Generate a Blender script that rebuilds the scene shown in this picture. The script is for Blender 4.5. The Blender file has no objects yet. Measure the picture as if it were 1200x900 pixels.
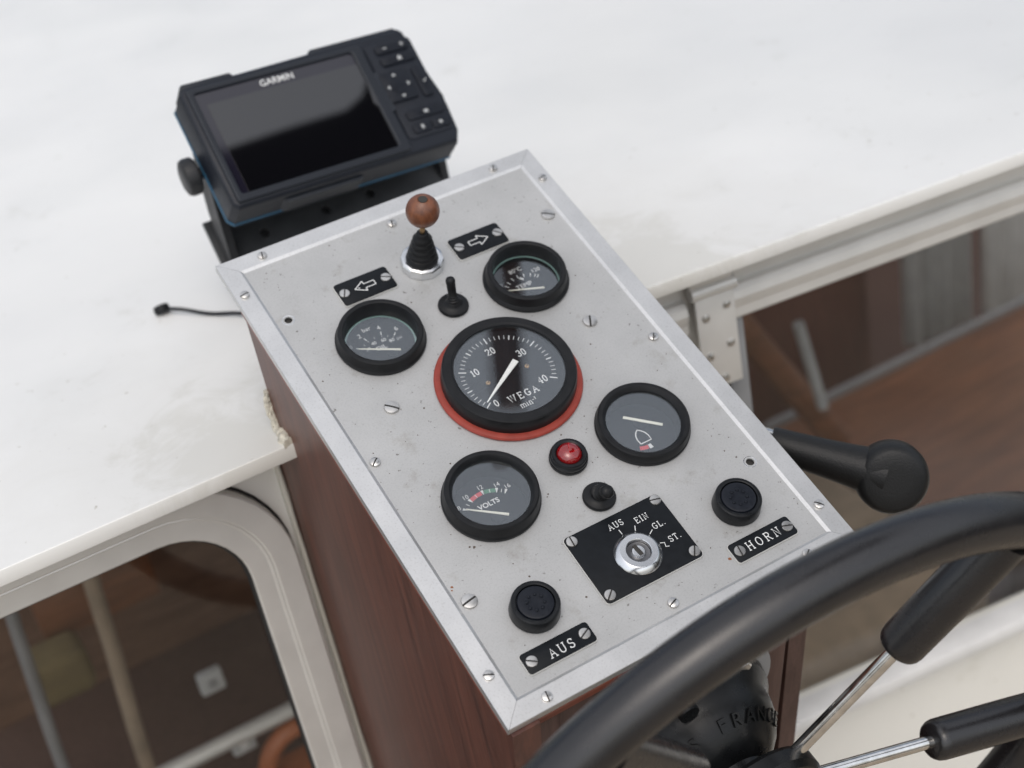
import bpy, bmesh, math, random
from mathutils import Matrix, Vector
random.seed(7)
R = math.radians
sc = bpy.context.scene
C = sc.collection

# ------------------------------------------------------------------ camera
cam_d = bpy.data.cameras.new("camera")
cam = bpy.data.objects.new("camera", cam_d); C.objects.link(cam); sc.camera = cam
cam_d.sensor_width = 36.0; cam_d.lens = 50.0; cam_d.clip_start = 0.02; cam_d.clip_end = 300
cam.matrix_world = Matrix(((0.85405, 0.37884, -0.35649, -0.20297),
                           (-0.48995, 0.35581, -0.79582, -0.55033),
                           (-0.17464, 0.85433, 0.48952, 0.54083),
                           (0, 0, 0, 1)))
cam_d.dof.use_dof = True
cam_d.dof.focus_distance = 0.86
cam_d.dof.aperture_fstop = 5.6

# ------------------------------------------------------------------ world, sun, exposure
SUN_EL, SUN_AZ = R(58), R(-155)       # azimuth measured from +Y (forward) towards +X
w = bpy.data.worlds.new("World"); sc.world = w; w.use_nodes = True
nt = w.node_tree; bg = nt.nodes["Background"]
sky = nt.nodes.new("ShaderNodeTexSky"); sky.sky_type = 'NISHITA'; sky.sun_disc = False
sky.sun_elevation = SUN_EL; sky.sun_rotation = SUN_AZ
sky.air_density = 1.0; sky.dust_density = 4.0; sky.ozone_density = 1.0
hs = nt.nodes.new("ShaderNodeHueSaturation"); hs.inputs["Saturation"].default_value = 0.60
nt.links.new(sky.outputs[0], hs.inputs["Color"]); nt.links.new(hs.outputs[0], bg.inputs[0])
bg.inputs[1].default_value = 0.15
sl = bpy.data.lights.new("sun", 'SUN'); sl.energy = 1.5; sl.angle = R(158); sl.color = (1.0, 0.99, 0.965)
so = bpy.data.objects.new("sun", sl); C.objects.link(so)
sd = Vector((math.sin(SUN_AZ) * math.cos(SUN_EL), math.cos(SUN_AZ) * math.cos(SUN_EL), math.sin(SUN_EL)))
so.rotation_euler = sd.to_track_quat('Z', 'Y').to_euler(); so.location = sd * 8
sc.view_settings.view_transform = 'Standard'; sc.view_settings.look = 'None'
sc.view_settings.exposure = 0.02; sc.view_settings.gamma = 1.0

# ------------------------------------------------------------------ materials
def newmat(name):
    m = bpy.data.materials.new(name); m.use_nodes = True
    return m, m.node_tree, m.node_tree.nodes["Principled BSDF"]
def setp(b, **k):
    for n, v in k.items(): b.inputs[n.replace('_', ' ')].default_value = v
def plain(name, col, rough=.5, metal=0., spec=.5, coat=0., noise=0., nscale=200., bump=0., bscale=400., trans=0.):
    m, t, b = newmat(name)
    setp(b, Base_Color=(*col, 1), Roughness=rough, Metallic=metal)
    b.inputs["Specular IOR Level"].default_value = spec
    b.inputs["Coat Weight"].default_value = coat; b.inputs["Coat Roughness"].default_value = .12
    co = t.nodes.new("ShaderNodeTexCoord")
    if noise:
        n = t.nodes.new("ShaderNodeTexNoise"); n.inputs["Scale"].default_value = nscale; n.inputs["Detail"].default_value = 5
        t.links.new(co.outputs["Object"], n.inputs["Vector"])
        r = t.nodes.new("ShaderNodeMapRange"); r.inputs[1].default_value = .3; r.inputs[2].default_value = .7
        r.inputs[3].default_value = 1 - noise; r.inputs[4].default_value = 1 + noise
        t.links.new(n.outputs[0], r.inputs[0])
        mx = t.nodes.new("ShaderNodeMix"); mx.data_type = 'RGBA'; mx.blend_type = 'MULTIPLY'; mx.inputs[0].default_value = 1
        mx.inputs[6].default_value = (*col, 1); t.links.new(r.outputs[0], mx.inputs[7]); t.links.new(mx.outputs[2], b.inputs["Base Color"])
        r2 = t.nodes.new("ShaderNodeMapRange"); r2.inputs[1].default_value = .3; r2.inputs[2].default_value = .7
        r2.inputs[3].default_value = max(0, rough - noise * .4); r2.inputs[4].default_value = rough + noise * .4
        t.links.new(n.outputs[0], r2.inputs[0]); t.links.new(r2.outputs[0], b.inputs["Roughness"])
    if bump:
        n2 = t.nodes.new("ShaderNodeTexNoise"); n2.inputs["Scale"].default_value = bscale; n2.inputs["Detail"].default_value = 4
        t.links.new(co.outputs["Object"], n2.inputs["Vector"])
        bp = t.nodes.new("ShaderNodeBump"); bp.inputs["Strength"].default_value = bump; bp.inputs["Distance"].default_value = .0005
        t.links.new(n2.outputs[0], bp.inputs["Height"]); t.links.new(bp.outputs[0], b.inputs["Normal"])
    return m
def ramp(t, src, pts):
    r = t.nodes.new("ShaderNodeValToRGB"); e = r.color_ramp.elements
    while len(e) < len(pts): e.new(.5)
    for i, (p, c) in enumerate(pts): e[i].position = p; e[i].color = (*c, 1)
    t.links.new(src, r.inputs[0]); return r.outputs[0]
def mix(t, a, b, f, mode='MIX'):
    m = t.nodes.new("ShaderNodeMix"); m.data_type = 'RGBA'; m.blend_type = mode
    for s, v in ((6, a), (7, b)):
        if isinstance(v, tuple): m.inputs[s].default_value = (*v, 1)
        else: t.links.new(v, m.inputs[s])
    if isinstance(f, (int, float)): m.inputs[0].default_value = f
    else: t.links.new(f, m.inputs[0])
    return m.outputs[2]
def noise(t, scale, detail=4, rough=.5, vec=None, dist=0.):
    n = t.nodes.new("ShaderNodeTexNoise"); n.inputs["Scale"].default_value = scale; n.inputs["Detail"].default_value = detail
    n.inputs["Roughness"].default_value = rough; n.inputs["Distortion"].default_value = dist
    if vec is None:
        co = t.nodes.new("ShaderNodeTexCoord"); vec = co.outputs["Object"]
    t.links.new(vec, n.inputs["Vector"]); return n.outputs[0]
def stretched(t, s):
    co = t.nodes.new("ShaderNodeTexCoord"); mp = t.nodes.new("ShaderNodeMapping"); mp.inputs["Scale"].default_value = s
    t.links.new(co.outputs["Object"], mp.inputs["Vector"]); return mp.outputs[0]
def wood(name, c0, c1, s=(60, 6, 3), rough=.35, coat=.3):
    m, t, b = newmat(name)
    v = stretched(t, s)
    n1 = noise(t, 2.2, 8, .62, v, .6); n2 = noise(t, 14, 4, .6, v)
    c = ramp(t, n1, [(.3, c0), (.5, tuple((a + d) / 2 for a, d in zip(c0, c1))), (.72, c1)])
    c = mix(t, c, ramp(t, n2, [(.35, (.55, .5, .48)), (.6, (1, 1, 1))]), .4, 'MULTIPLY')
    t.links.new(c, b.inputs["Base Color"]); setp(b, Roughness=rough)
    b.inputs["Coat Weight"].default_value = coat; b.inputs["Coat Roughness"].default_value = .25
    bp = t.nodes.new("ShaderNodeBump"); bp.inputs["Strength"].default_value = .25; bp.inputs["Distance"].default_value = .0006
    t.links.new(n2, bp.inputs["Height"]); t.links.new(bp.outputs[0], b.inputs["Normal"])
    return m

def make_plate_mat():
    m, t, b = newmat("satin_aluminium_plate")
    n1 = noise(t, 14, 5, .6); n2 = noise(t, 900, 2, .6); n3 = noise(t, 260, 3, .7)
    c = ramp(t, n1, [(.3, (.375, .377, .372)), (.7, (.445, .447, .442))])
    c = mix(t, c, ramp(t, n2, [(.34, (.78, .78, .78)), (.50, (1, 1, 1)), (.8, (1.0, 1.0, 1.0))]), .45, 'MULTIPLY')
    c = mix(t, c, ramp(t, n3, [(.27, (.22, .19, .16)), (.335, (1, 1, 1))]), .75, 'MULTIPLY')
    n4 = noise(t, 38, 6, .7)
    c = mix(t, c, ramp(t, n4, [(.30, (.72, .69, .64)), (.42, (1, 1, 1))]), .6, 'MULTIPLY')
    t.links.new(c, b.inputs["Base Color"]); setp(b, Metallic=.35, Roughness=.42)
    rr = t.nodes.new("ShaderNodeMapRange"); rr.inputs[3].default_value = .34; rr.inputs[4].default_value = .55
    t.links.new(n1, rr.inputs[0]); t.links.new(rr.outputs[0], b.inputs["Roughness"])
    bp = t.nodes.new("ShaderNodeBump"); bp.inputs["Strength"].default_value = .12; bp.inputs["Distance"].default_value = .0003
    t.links.new(n2, bp.inputs["Height"]); t.links.new(bp.outputs[0], b.inputs["Normal"])
    return m
def make_trim_mat():
    m, t, b = newmat("bare_aluminium_trim")
    n1 = noise(t, 25, 5, .6); n2 = noise(t, 700, 3, .6)
    c = ramp(t, n1, [(.3, (.54, .542, .538)), (.7, (.63, .632, .628))])
    c = mix(t, c, ramp(t, n2, [(.34, (.75, .74, .72)), (.46, (1, 1, 1))]), .5, 'MULTIPLY')
    t.links.new(c, b.inputs["Base Color"]); setp(b, Metallic=.75, Roughness=.36)
    rr = t.nodes.new("ShaderNodeMapRange"); rr.inputs[3].default_value = .30; rr.inputs[4].default_value = .48
    t.links.new(n1, rr.inputs[0]); t.links.new(rr.outputs[0], b.inputs["Roughness"])
    return m
def make_gelcoat(name, c0=(.70, .715, .72), c1=(.80, .81, .81), stain=.5, rough=.32, grime=None):
    m, t, b = newmat(name)
    n1 = noise(t, 1.7, 6, .6); n2 = noise(t, 9, 9, .75, None, .3); n3 = noise(t, 90, 4, .7); n5 = noise(t, 2.2, 3, .5)
    c = ramp(t, n1, [(.3, c0), (.7, c1)])
    c = mix(t, c, ramp(t, n2, [(.26, (.62, .60, .53)), (.40, (1, 1, 1))]), stain, 'MULTIPLY')
    c = mix(t, c, ramp(t, n5, [(.32, (.84, .85, .85)), (.52, (1, 1, 1))]), stain, 'MULTIPLY')
    c = mix(t, c, ramp(t, n3, [(.27, (.5, .46, .38)), (.32, (1, 1, 1))]), min(1, stain * 2), 'MULTIPLY')
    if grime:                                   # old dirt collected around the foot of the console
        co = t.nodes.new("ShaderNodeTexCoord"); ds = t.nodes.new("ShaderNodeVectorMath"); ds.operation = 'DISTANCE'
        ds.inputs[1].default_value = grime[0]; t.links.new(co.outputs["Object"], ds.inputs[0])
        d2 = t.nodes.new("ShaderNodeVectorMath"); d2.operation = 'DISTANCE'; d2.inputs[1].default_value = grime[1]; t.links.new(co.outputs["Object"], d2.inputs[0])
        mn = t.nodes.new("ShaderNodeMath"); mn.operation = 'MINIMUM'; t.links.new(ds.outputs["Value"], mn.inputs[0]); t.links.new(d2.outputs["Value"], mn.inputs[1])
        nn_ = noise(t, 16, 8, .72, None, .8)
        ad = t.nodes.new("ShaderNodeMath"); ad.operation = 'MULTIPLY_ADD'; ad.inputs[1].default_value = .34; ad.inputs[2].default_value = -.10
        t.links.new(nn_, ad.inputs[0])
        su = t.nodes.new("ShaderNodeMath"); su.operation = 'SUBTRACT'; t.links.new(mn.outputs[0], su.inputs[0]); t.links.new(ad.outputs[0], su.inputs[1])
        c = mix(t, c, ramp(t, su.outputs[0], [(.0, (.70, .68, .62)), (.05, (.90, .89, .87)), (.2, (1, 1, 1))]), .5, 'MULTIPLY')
    t.links.new(c, b.inputs["Base Color"]); setp(b, Roughness=rough)
    rr = t.nodes.new("ShaderNodeMapRange"); rr.inputs[3].default_value = rough - .1; rr.inputs[4].default_value = rough + .2
    t.links.new(n2, rr.inputs[0]); t.links.new(rr.outputs[0], b.inputs["Roughness"])
    bp = t.nodes.new("ShaderNodeBump"); bp.inputs["Strength"].default_value = .15; bp.inputs["Distance"].default_value = .004
    t.links.new(n1, bp.inputs["Height"]); t.links.new(bp.outputs[0], b.inputs["Normal"])
    return m
def make_glass(name, tint=(1, 1, 1), ior=1.5, rough=0.0, gl=(1, 1, 1)):
    m = bpy.data.materials.new(name); m.use_nodes = True; t = m.node_tree; t.nodes.clear()
    o = t.nodes.new("ShaderNodeOutputMaterial"); mx = t.nodes.new("ShaderNodeMixShader")
    tr = t.nodes.new("ShaderNodeBsdfTransparent"); tr.inputs[0].default_value = (*tint, 1)
    g = t.nodes.new("ShaderNodeBsdfGlossy"); g.inputs["Roughness"].default_value = rough; g.inputs["Color"].default_value = (*gl, 1)
    fr = t.nodes.new("ShaderNodeFresnel"); fr.inputs[0].default_value = ior
    ge = t.nodes.new("ShaderNodeNewGeometry"); mr = t.nodes.new("ShaderNodeMapRange")
    mr.inputs[3].default_value = ior; mr.inputs[4].default_value = 1 / ior      # the back face of a thin pane mirrors like its front
    t.links.new(ge.outputs["Backfacing"], mr.inputs[0]); t.links.new(mr.outputs[0], fr.inputs[0])
    t.links.new(fr.outputs[0], mx.inputs[0]); t.links.new(tr.outputs[0], mx.inputs[1]); t.links.new(g.outputs[0], mx.inputs[2])
    t.links.new(mx.outputs[0], o.inputs[0]); return m

MT = dict(
    plate=make_plate_mat(), trim=make_trim_mat(),
    screw=plain("steel_screw", (.56, .55, .53), .28, 1.0, noise=.03, nscale=300),
    chrome=plain("polished_steel", (.72, .71, .69), .14, 1.0, noise=.15, nscale=150),
    nickel=plain("satin_nickel", (.66, .67, .68), .2, 1.0, noise=.03, nscale=200),
    slotmetal=plain("dark_lock_metal", (.16, .16, .165), .3, 1.0, noise=.1, nscale=200),
    slot=plain("slot_shadow_dirt", (.03, .028, .025), .8),
    rubber=plain("black_rubber", (.009, .0095, .0105), .42, spec=.22, noise=.25, nscale=120, bump=.08, bscale=900),
    plastic=plain("black_plastic", (.007, .008, .0095), .33, spec=.25, noise=.25, nscale=200, bump=.06, bscale=1500),
    button=plain("black_button_cap", (.008, .010, .015), .36, spec=.22, noise=.2, nscale=300),
    dial=plain("dial_black", (.008, .009, .011), .6, spec=.15),
    label=plain("engraved_black_laminate", (.008, .0095, .0115), .40, spec=.14, noise=.15, nscale=220),
    core=plain("laminate_white_core", (.55, .55, .53), .5),
    print=plain("white_print", (.66, .67, .66), .5), dim=plain("grey_print", (.36, .37, .37), .5),
    needle=plain("cream_needle", (.72, .72, .62), .45), tneedle=plain("white_needle", (.82, .83, .80), .4),
    redp=plain("red_print", (.55, .05, .06), .5), greenp=plain("green_print", (.05, .20, .11), .5),
    red=plain("red_silicone", (.26, .043, .030), .42, spec=.3, noise=.18, nscale=90),
    brass=plain("brass", (.45, .30, .16), .35, 1.0),
    glow=plain("pale_green_ring", (.22, .36, .33), .4),
    ball=wood("turned_wood_ball", (.075, .020, .007), (.21, .068, .022), (90, 90, 25), .42, .25),
    mahog=wood("mahogany", (.055, .018, .013), (.145, .050, .032), (55, 55, 3.2), .42, .08),
    mahogr=wood("mahogany_red_edge", (.16, .035, .022), (.26, .075, .045), (40, 40, 6), .42, .2),
    mahogf=wood("weathered_mahogany", (.050, .026, .022), (.11, .062, .052), (70, 70, 4), .5, .05),
    teak=wood("varnished_teak", (.12, .045, .020), (.27, .105, .045), (3, 30, 30), .4, .3),
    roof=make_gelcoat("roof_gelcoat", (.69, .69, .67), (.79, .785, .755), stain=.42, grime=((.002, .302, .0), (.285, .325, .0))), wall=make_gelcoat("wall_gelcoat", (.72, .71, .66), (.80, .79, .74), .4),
    cream=make_gelcoat("cream_sealant", (.55, .53, .46), (.68, .66, .60), .8, .5),
    caulk=plain("old_caulk", (.52, .49, .41), .75, noise=.35, nscale=160, bump=.8, bscale=350),
    alu=plain("weathered_aluminium", (.64, .635, .61), .42, .35, noise=.05, nscale=30, bump=.03, bscale=500),
    seal=plain("black_window_seal", (.012, .012, .013), .6),
    glass=make_glass("clear_glass", ior=1.80, gl=(.90, .96, 1.0)), window=make_glass("window_glass", (.93, .93, .92), ior=1.38),
    wheel=plain("black_vinyl_grip", (.011, .0105, .0115), .27, spec=.62, noise=.12, nscale=60, bump=.16, bscale=900),
    grain=plain("grained_black_grip", (.009, .0095, .010), .42, spec=.3, bump=.55, bscale=900),
    cast=plain("black_cast_plastic", (.006, .0065, .007), .30, spec=.28, noise=.15, nscale=90, bump=.15, bscale=500),
    ghouse=plain("charcoal_housing", (.0095, .012, .018), .40, spec=.28, noise=.12, nscale=300, bump=.06, bscale=1600),
    gbevel=plain("charcoal_frame", (.014, .017, .023), .36, spec=.34),
    gscreen=plain("screen_glass", (.003, .003, .004), .03, spec=1.0), gborder=plain("screen_border", (.010, .009, .016), .06, spec=.7),
    blue=plain("blue_gasket", (.012, .10, .19), .45),
    bracket=plain("bracket_black", (.016, .017, .019), .45, spec=.3, noise=.15, nscale=80),
    bplate=plain("bracket_grey", (.030, .032, .034), .42, spec=.35, noise=.15, nscale=60),
    cabinw=wood("cabin_panelling", (.085, .042, .025), (.19, .105, .066), (4, 30, 30), .45, .1),
    curtain=plain("curtain_cloth", (.42, .43, .43), .9, noise=.08, nscale=30),
    cushion=plain("ochre_cushion", (.15, .115, .05), .85, noise=.2, nscale=40, bump=.3, bscale=200),
    white=plain("white_paint", (.66, .66, .65), .4, noise=.1, nscale=20),
    greyp=plain("grey_paint", (.24, .245, .25), .45, noise=.12, nscale=30),
    tan=plain("tan_cloth", (.30, .235, .17), .9, noise=.15, nscale=30),
    orange=plain("orange_varnish", (.33, .10, .035), .4, noise=.2, nscale=40),
    deck=plain("deck_pale", (.30, .25, .19), .75, noise=.15, nscale=8),
    canvas=plain("navy_canvas", (.008, .009, .013), .9, noise=.2, nscale=60),
)
def redlens():
    m, t, b = newmat("red_lens"); setp(b, Base_Color=(.42, .005, .008, 1), Roughness=.08)
    b.inputs["Coat Weight"].default_value = 1.0; b.inputs["Coat Roughness"].default_value = .02
    b.inputs["Transmission Weight"].default_value = .55; b.inputs["IOR"].default_value = 1.49
    return m
MT['lens'] = redlens()

# ------------------------------------------------------------------ mesh helpers
WM = {}
I4 = Matrix.Identity(4)
def T3(x, y, z): return Matrix.Translation((x, y, z))
PAN = Matrix.Rotation(R(26), 4, 'X')                   # instrument panel frame: u right, v up the slope, n out
def pan(u, v, n=0., rz=0.): return PAN @ T3(u / 1000, v / 1000, n / 1000) @ Matrix.Rotation(R(rz), 4, 'Z')

def finish(bm, name, smooth=30):
    bmesh.ops.remove_doubles(bm, verts=bm.verts, dist=1e-7)
    bmesh.ops.recalc_face_normals(bm, faces=bm.faces)
    me = bpy.data.meshes.new(name); bm.to_mesh(me); bm.free()
    if smooth:
        for p in me.polygons: p.use_smooth = True
        me.set_sharp_from_angle(angle=R(smooth))
    return me
def put(name, me, mat, parent=None, M=I4, label=None, cat=None, group=None, kind=None):
    o = bpy.data.objects.new(name, me); C.objects.link(o)
    if me is not None and mat is not None and len(me.materials) == 0: me.materials.append(MT[mat])
    WM[o] = M.copy(); o.matrix_basis = M
    if parent is not None:
        o.parent = parent; o.matrix_parent_inverse = WM[parent].inverted()
    for k, v in (("label", label), ("category", cat), ("group", group), ("kind", kind)):
        if v: o[k] = v
    return o
def thing(name, label, cat, M=I4, group=None):
    return put(name, None, None, None, M, label, cat, group)
def bm_new(): return bmesh.new()
def box(bm, x0, x1, y0, y1, z0, z1, bev=0., seg=2):
    r = bmesh.ops.create_cube(bm, size=1)
    bmesh.ops.transform(bm, verts=r['verts'], matrix=T3((x0 + x1) / 2, (y0 + y1) / 2, (z0 + z1) / 2) @ Matrix.Diagonal((x1 - x0, y1 - y0, z1 - z0, 1)))
    if bev:
        es = {e for v in r['verts'] for e in v.link_edges}
        bmesh.ops.bevel(bm, geom=list(es), offset=bev, segments=seg, profile=.5, affect='EDGES')
    return bm
def boxm(x0, x1, y0, y1, z0, z1, bev=0., seg=2, name="box"): return finish(box(bm_new(), x0, x1, y0, y1, z0, z1, bev, seg), name)
def lathe(bm, prof, seg=64, M=I4):
    rings = []
    for r, z in prof:
        if r < 1e-9: rings.append([bm.verts.new(M @ Vector((0, 0, z)))])
        else: rings.append([bm.verts.new(M @ Vector((r * math.cos(2 * math.pi * i / seg), r * math.sin(2 * math.pi * i / seg), z))) for i in range(seg)])
    for a, b in zip(rings, rings[1:]):
        for i in range(seg):
            j = (i + 1) % seg
            if len(a) == 1 and len(b) == 1: break
            if len(a) == 1: bm.faces.new((a[0], b[i], b[j]))
            elif len(b) == 1: bm.faces.new((a[i], a[j], b[0]))
            else: bm.faces.new((a[i], a[j], b[j], b[i]))
    return bm
def lathem(prof, seg=64, name="turned", smooth=35, mm=True):
    k = .001 if mm else 1
    return finish(lathe(bm_new(), [(r * k, z * k) for r, z in prof], seg), name, smooth)
def prism(bm, pts, z0, z1, bev=0., M=I4, seg=2):
    a = [bm.verts.new(M @ Vector((x, y, z0))) for x, y in pts]; b = [bm.verts.new(M @ Vector((x, y, z1))) for x, y in pts]
    f0 = bm.faces.new(a[::-1]); f1 = bm.faces.new(b)
    n = len(pts)
    for i in range(n): bm.faces.new((a[i], a[(i + 1) % n], b[(i + 1) % n], b[i]))
    if bev:
        bmesh.ops.bevel(bm, geom=list(f1.edges), offset=bev, segments=seg, profile=.5, affect='EDGES')
    return bm
def prismm(pts, z0, z1, bev=0., M=I4, seg=2, name="slab"): return finish(prism(bm_new(), pts, z0, z1, bev, M, seg), name)
def tube(bm, pts, rad, seg=10, closed=False, flat=1.0, cap=True):
    pts = [Vector(p) for p in pts]; n = len(pts); rings = []
    rads = rad if isinstance(rad, (list, tuple)) else [rad] * n
    prev = None
    for i, p in enumerate(pts):
        if closed: t = (pts[(i + 1) % n] - pts[i - 1])
        else: t = pts[min(i + 1, n - 1)] - pts[max(i - 1, 0)]
        t.normalize()
        if flat != 1.0: s = t.cross(Vector((0, 0, 1))).normalized(); u = Vector((0, 0, 1)) * flat
        else:
            if prev is None:
                ref = Vector((0, 0, 1)) if abs(t.z) < .9 else Vector((1, 0, 0))
                s = t.cross(ref).normalized()
            else: s = (prev - t * prev.dot(t)).normalized()
            prev = s; u = t.cross(s).normalized()
        rings.append([bm.verts.new(p + s * (rads[i] * math.cos(2 * math.pi * k / seg)) + u * (rads[i] * math.sin(2 * math.pi * k / seg))) for k in range(seg)])
    rng = range(n) if closed else range(n - 1)
    for i in rng:
        a, b = rings[i], rings[(i + 1) % n]
        for k in range(seg):
            bm.faces.new((a[k], a[(k + 1) % seg], b[(k + 1) % seg], b[k]))
    if not closed and cap:
        bm.faces.new(rings[0][::-1]); bm.faces.new(rings[-1])
    return bm
def rrect(x0, x1, y0, y1, r, n=5):
    out = []
    for cx, cy, a0 in ((x1 - r, y1 - r, 0), (x0 + r, y1 - r, 90), (x0 + r, y0 + r, 180), (x1 - r, y0 + r, 270)):
        for k in range(n + 1):
            a = R(a0 + 90 * k / n); out.append((cx + r * math.cos(a), cy + r * math.sin(a)))
    return out
def circle(cx, cy, r, n=48): return [(cx + r * math.cos(2 * math.pi * i / n), cy + r * math.sin(2 * math.pi * i / n)) for i in range(n)]
def curve_to_mesh(cu, name):
    o = bpy.data.objects.new("tmp_curve", cu); C.objects.link(o)
    dg = bpy.context.evaluated_depsgraph_get(); dg.update()
    me = bpy.data.meshes.new_from_object(o.evaluated_get(dg)); me.name = name; me.materials.clear()
    bpy.data.objects.remove(o); return me
def holed(outlines, half, bev, name):
    """flat plate with holes: the first outline is the rim, the others are cut out; thickness 2*half about z=0"""
    cu = bpy.data.curves.new("c", 'CURVE'); cu.dimensions = '2D'; cu.fill_mode = 'BOTH'; cu.extrude = half
    cu.bevel_depth = bev; cu.bevel_resolution = 1; cu.offset = -bev
    for pts in outlines:
        s = cu.splines.new('POLY'); s.points.add(len(pts) - 1); s.use_cyclic_u = True
        for p, (x, y) in zip(s.points, pts): p.co = (x, y, 0, 1)
    return curve_to_mesh(cu, name)
def sans(txt, size, name="lettering", ext=.00006, align='CENTER', bold=0.):
    cu = bpy.data.curves.new("t", 'FONT'); cu.body = txt; cu.size = size; cu.align_x = align; cu.align_y = 'CENTER'; cu.extrude = ext
    cu.offset = bold; cu.resolution_u = 4
    return curve_to_mesh(cu, name)
# single-stroke engraved lettering with slab serifs
def arc(cx, cy, rx, ry, a0, a1, n=10): return [(cx + rx * math.cos(R(a0 + (a1 - a0) * i / n)), cy + ry * math.sin(R(a0 + (a1 - a0) * i / n))) for i in range(n + 1)]
def sf(x, y, h=.13): return [(x - h, y), (x + h, y)]
SER = {
 'A': (.78, [[(.08, 0), (.39, 1), (.70, 0)], [(.2, .36), (.58, .36)], sf(.08, 0), sf(.70, 0)]),
 'U': (.80, [[(.13, 1), (.13, .3)] + arc(.4, .28, .27, .28, 180, 360) + [(.67, 1)], sf(.13, 1), sf(.67, 1)]),
 'S': (.62, [arc(.31, .74, .23, .25, 20, 270, 12) + arc(.31, .25, .25, .25, 90, -160, 12), [(.53, .98), (.53, .78)], [(.06, .02), (.06, .22)]]),
 'E': (.70, [[(.14, 0), (.14, 1)], [(.02, 1), (.62, 1), (.62, .8)], [(.02, 0), (.62, 0), (.62, .2)], [(.14, .52), (.44, .52)], [(.44, .42), (.44, .62)]]),
 'I': (.36, [[(.18, 0), (.18, 1)], sf(.18, 0, .15), sf(.18, 1, .15)]),
 'N': (.84, [[(.14, 0), (.14, 1), (.68, 0), (.68, 1)], sf(.14, 0), sf(.14, 1, .1), sf(.68, 1)]),
 'G': (.80, [arc(.40, .5, .33, .5, 40, 320, 16), [(.66, .84), (.66, 1)], [(.66, .1), (.66, .45)], sf(.62, .45, .14)]),
 'L': (.66, [[(.14, 1), (.14, 0)], sf(.14, 1), [(.02, 0), (.58, 0), (.58, .24)]]),
 'T': (.72, [[(.36, 0), (.36, 1)], [(.06, .8), (.06, 1), (.66, 1), (.66, .8)], sf(.36, 0)]),
 'H': (.84, [[(.14, 0), (.14, 1)], [(.68, 0), (.68, 1)], [(.14, .52), (.68, .52)], sf(.14, 0), sf(.14, 1), sf(.68, 0), sf(.68, 1)]),
 'O': (.82, [arc(.40, .5, .32, .5, 0, 360, 22)]),
 'R': (.78, [[(.14, 0), (.14, 1)], [(.02, 1), (.4, 1)] + arc(.4, .76, .22, .24, 90, -90) + [(.14, .52)], [(.38, .52), (.66, 0)], sf(.14, 0), sf(.68, 0, .08)]),
 'W': (1.05, [[(.06, 1), (.28, 0), (.51, .9), (.74, 0), (.96, 1)], sf(.06, 1), sf(.51, 1, .1), sf(.96, 1)]),
 '.': (.34, [[(.06, .05), (.20, .05)]]),
 '0': (.66, [arc(.31, .5, .22, .5, 0, 360, 20)]),
 '1': (.46, [[(.08, .8), (.24, 1), (.24, 0)], sf(.24, 0, .15)]),
 '2': (.66, [arc(.31, .74, .22, .26, 170, -30, 10) + [(.08, 0), (.56, 0), (.56, .16)]]),
 '3': (.64, [arc(.29, .76, .21, .24, 160, -90, 10) + arc(.29, .27, .24, .27, 90, -160, 12)]),
 '4': (.68, [[(.42, 0), (.42, 1), (.06, .28), (.60, .28)], sf(.42, 0, .12)]),
 'm': (.98, [[(.14, 0), (.14, .66)], arc(.32, .44, .18, .22, 180, 0, 8) + [(.50, 0)], arc(.68, .44, .18, .22, 180, 0, 8) + [(.86, 0)], sf(.14, 0, .1), sf(.50, 0, .1), sf(.86, 0, .1)]),
 'i': (.32, [[(.15, 0), (.15, .66)], [(.15, .86), (.15, .92)], sf(.15, 0, .1)]),
 'n': (.64, [[(.14, 0), (.14, .66)], arc(.32, .44, .18, .22, 180, 0, 8) + [(.50, 0)], sf(.14, 0, .1), sf(.50, 0, .1)]),
 '-': (.36, [[(.06, .6), (.28, .6)]]), '¹': (.3, [[(.06, .9), (.16, 1.05), (.16, .5)]]), ' ': (.4, []),
}
def serif_bm(bm, txt, size, wd, cx=0, cy=0, z=0, track=.12, ang=0.):
    tot = sum(SER[c][0] + track for c in txt) - track
    x = -tot * size / 2; ca, sa = math.cos(ang), math.sin(ang); k = 0
    for ch in txt:
        adv, st = SER[ch]
        for s in st:
            pts = []
            for px, py in s:
                X, Y = x + px * size, (py - .5) * size
                pts.append((cx + X * ca - Y * sa, cy + X * sa + Y * ca, z + k * 2e-6))
            k += 1
            tube(bm, pts, wd / 2, 6, flat=.25)
        x += (adv + track) * size
    return bm
def seg_bm(bm, x0, y0, x1, y1, wd, z=0., w2=None):
    tube(bm, [(x0, y0, z), (x1, y1, z)], [wd / 2, (w2 if w2 is not None else wd) / 2], 6, flat=.25); return bm

# ------------------------------------------------------------------ the setting: cabin roof, bulkhead, cabin inside
YR = R(-7.0)
LOC = T3(.25, .345, 0) @ Matrix.Rotation(YR, 4, 'Z')       # frame of the swept right half of the bulkhead
def roof_mesh():
    pts = [(-3.0, .288), (.0005, .288), (.12, .289), (.30, .2905), (.655, .250), (2.2, .06), (2.6, 2.9), (-3.0, 2.9)]
    return holed([pts, rrect(-1.6, -.40, .42, 1.7, .06), rrect(1.04, 2.3, .66, 2.1, .06)], .0052, .0008, "roof")     # two unseen openings, added to brighten the cabin inside
put("cabin_roof", roof_mesh(), "roof", None, T3(0, 0, .0470), kind="structure")
put("cockpit_floor", boxm(-3, 3, -3, .34, -1.16, -1.1), "deck", kind="structure")

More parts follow.
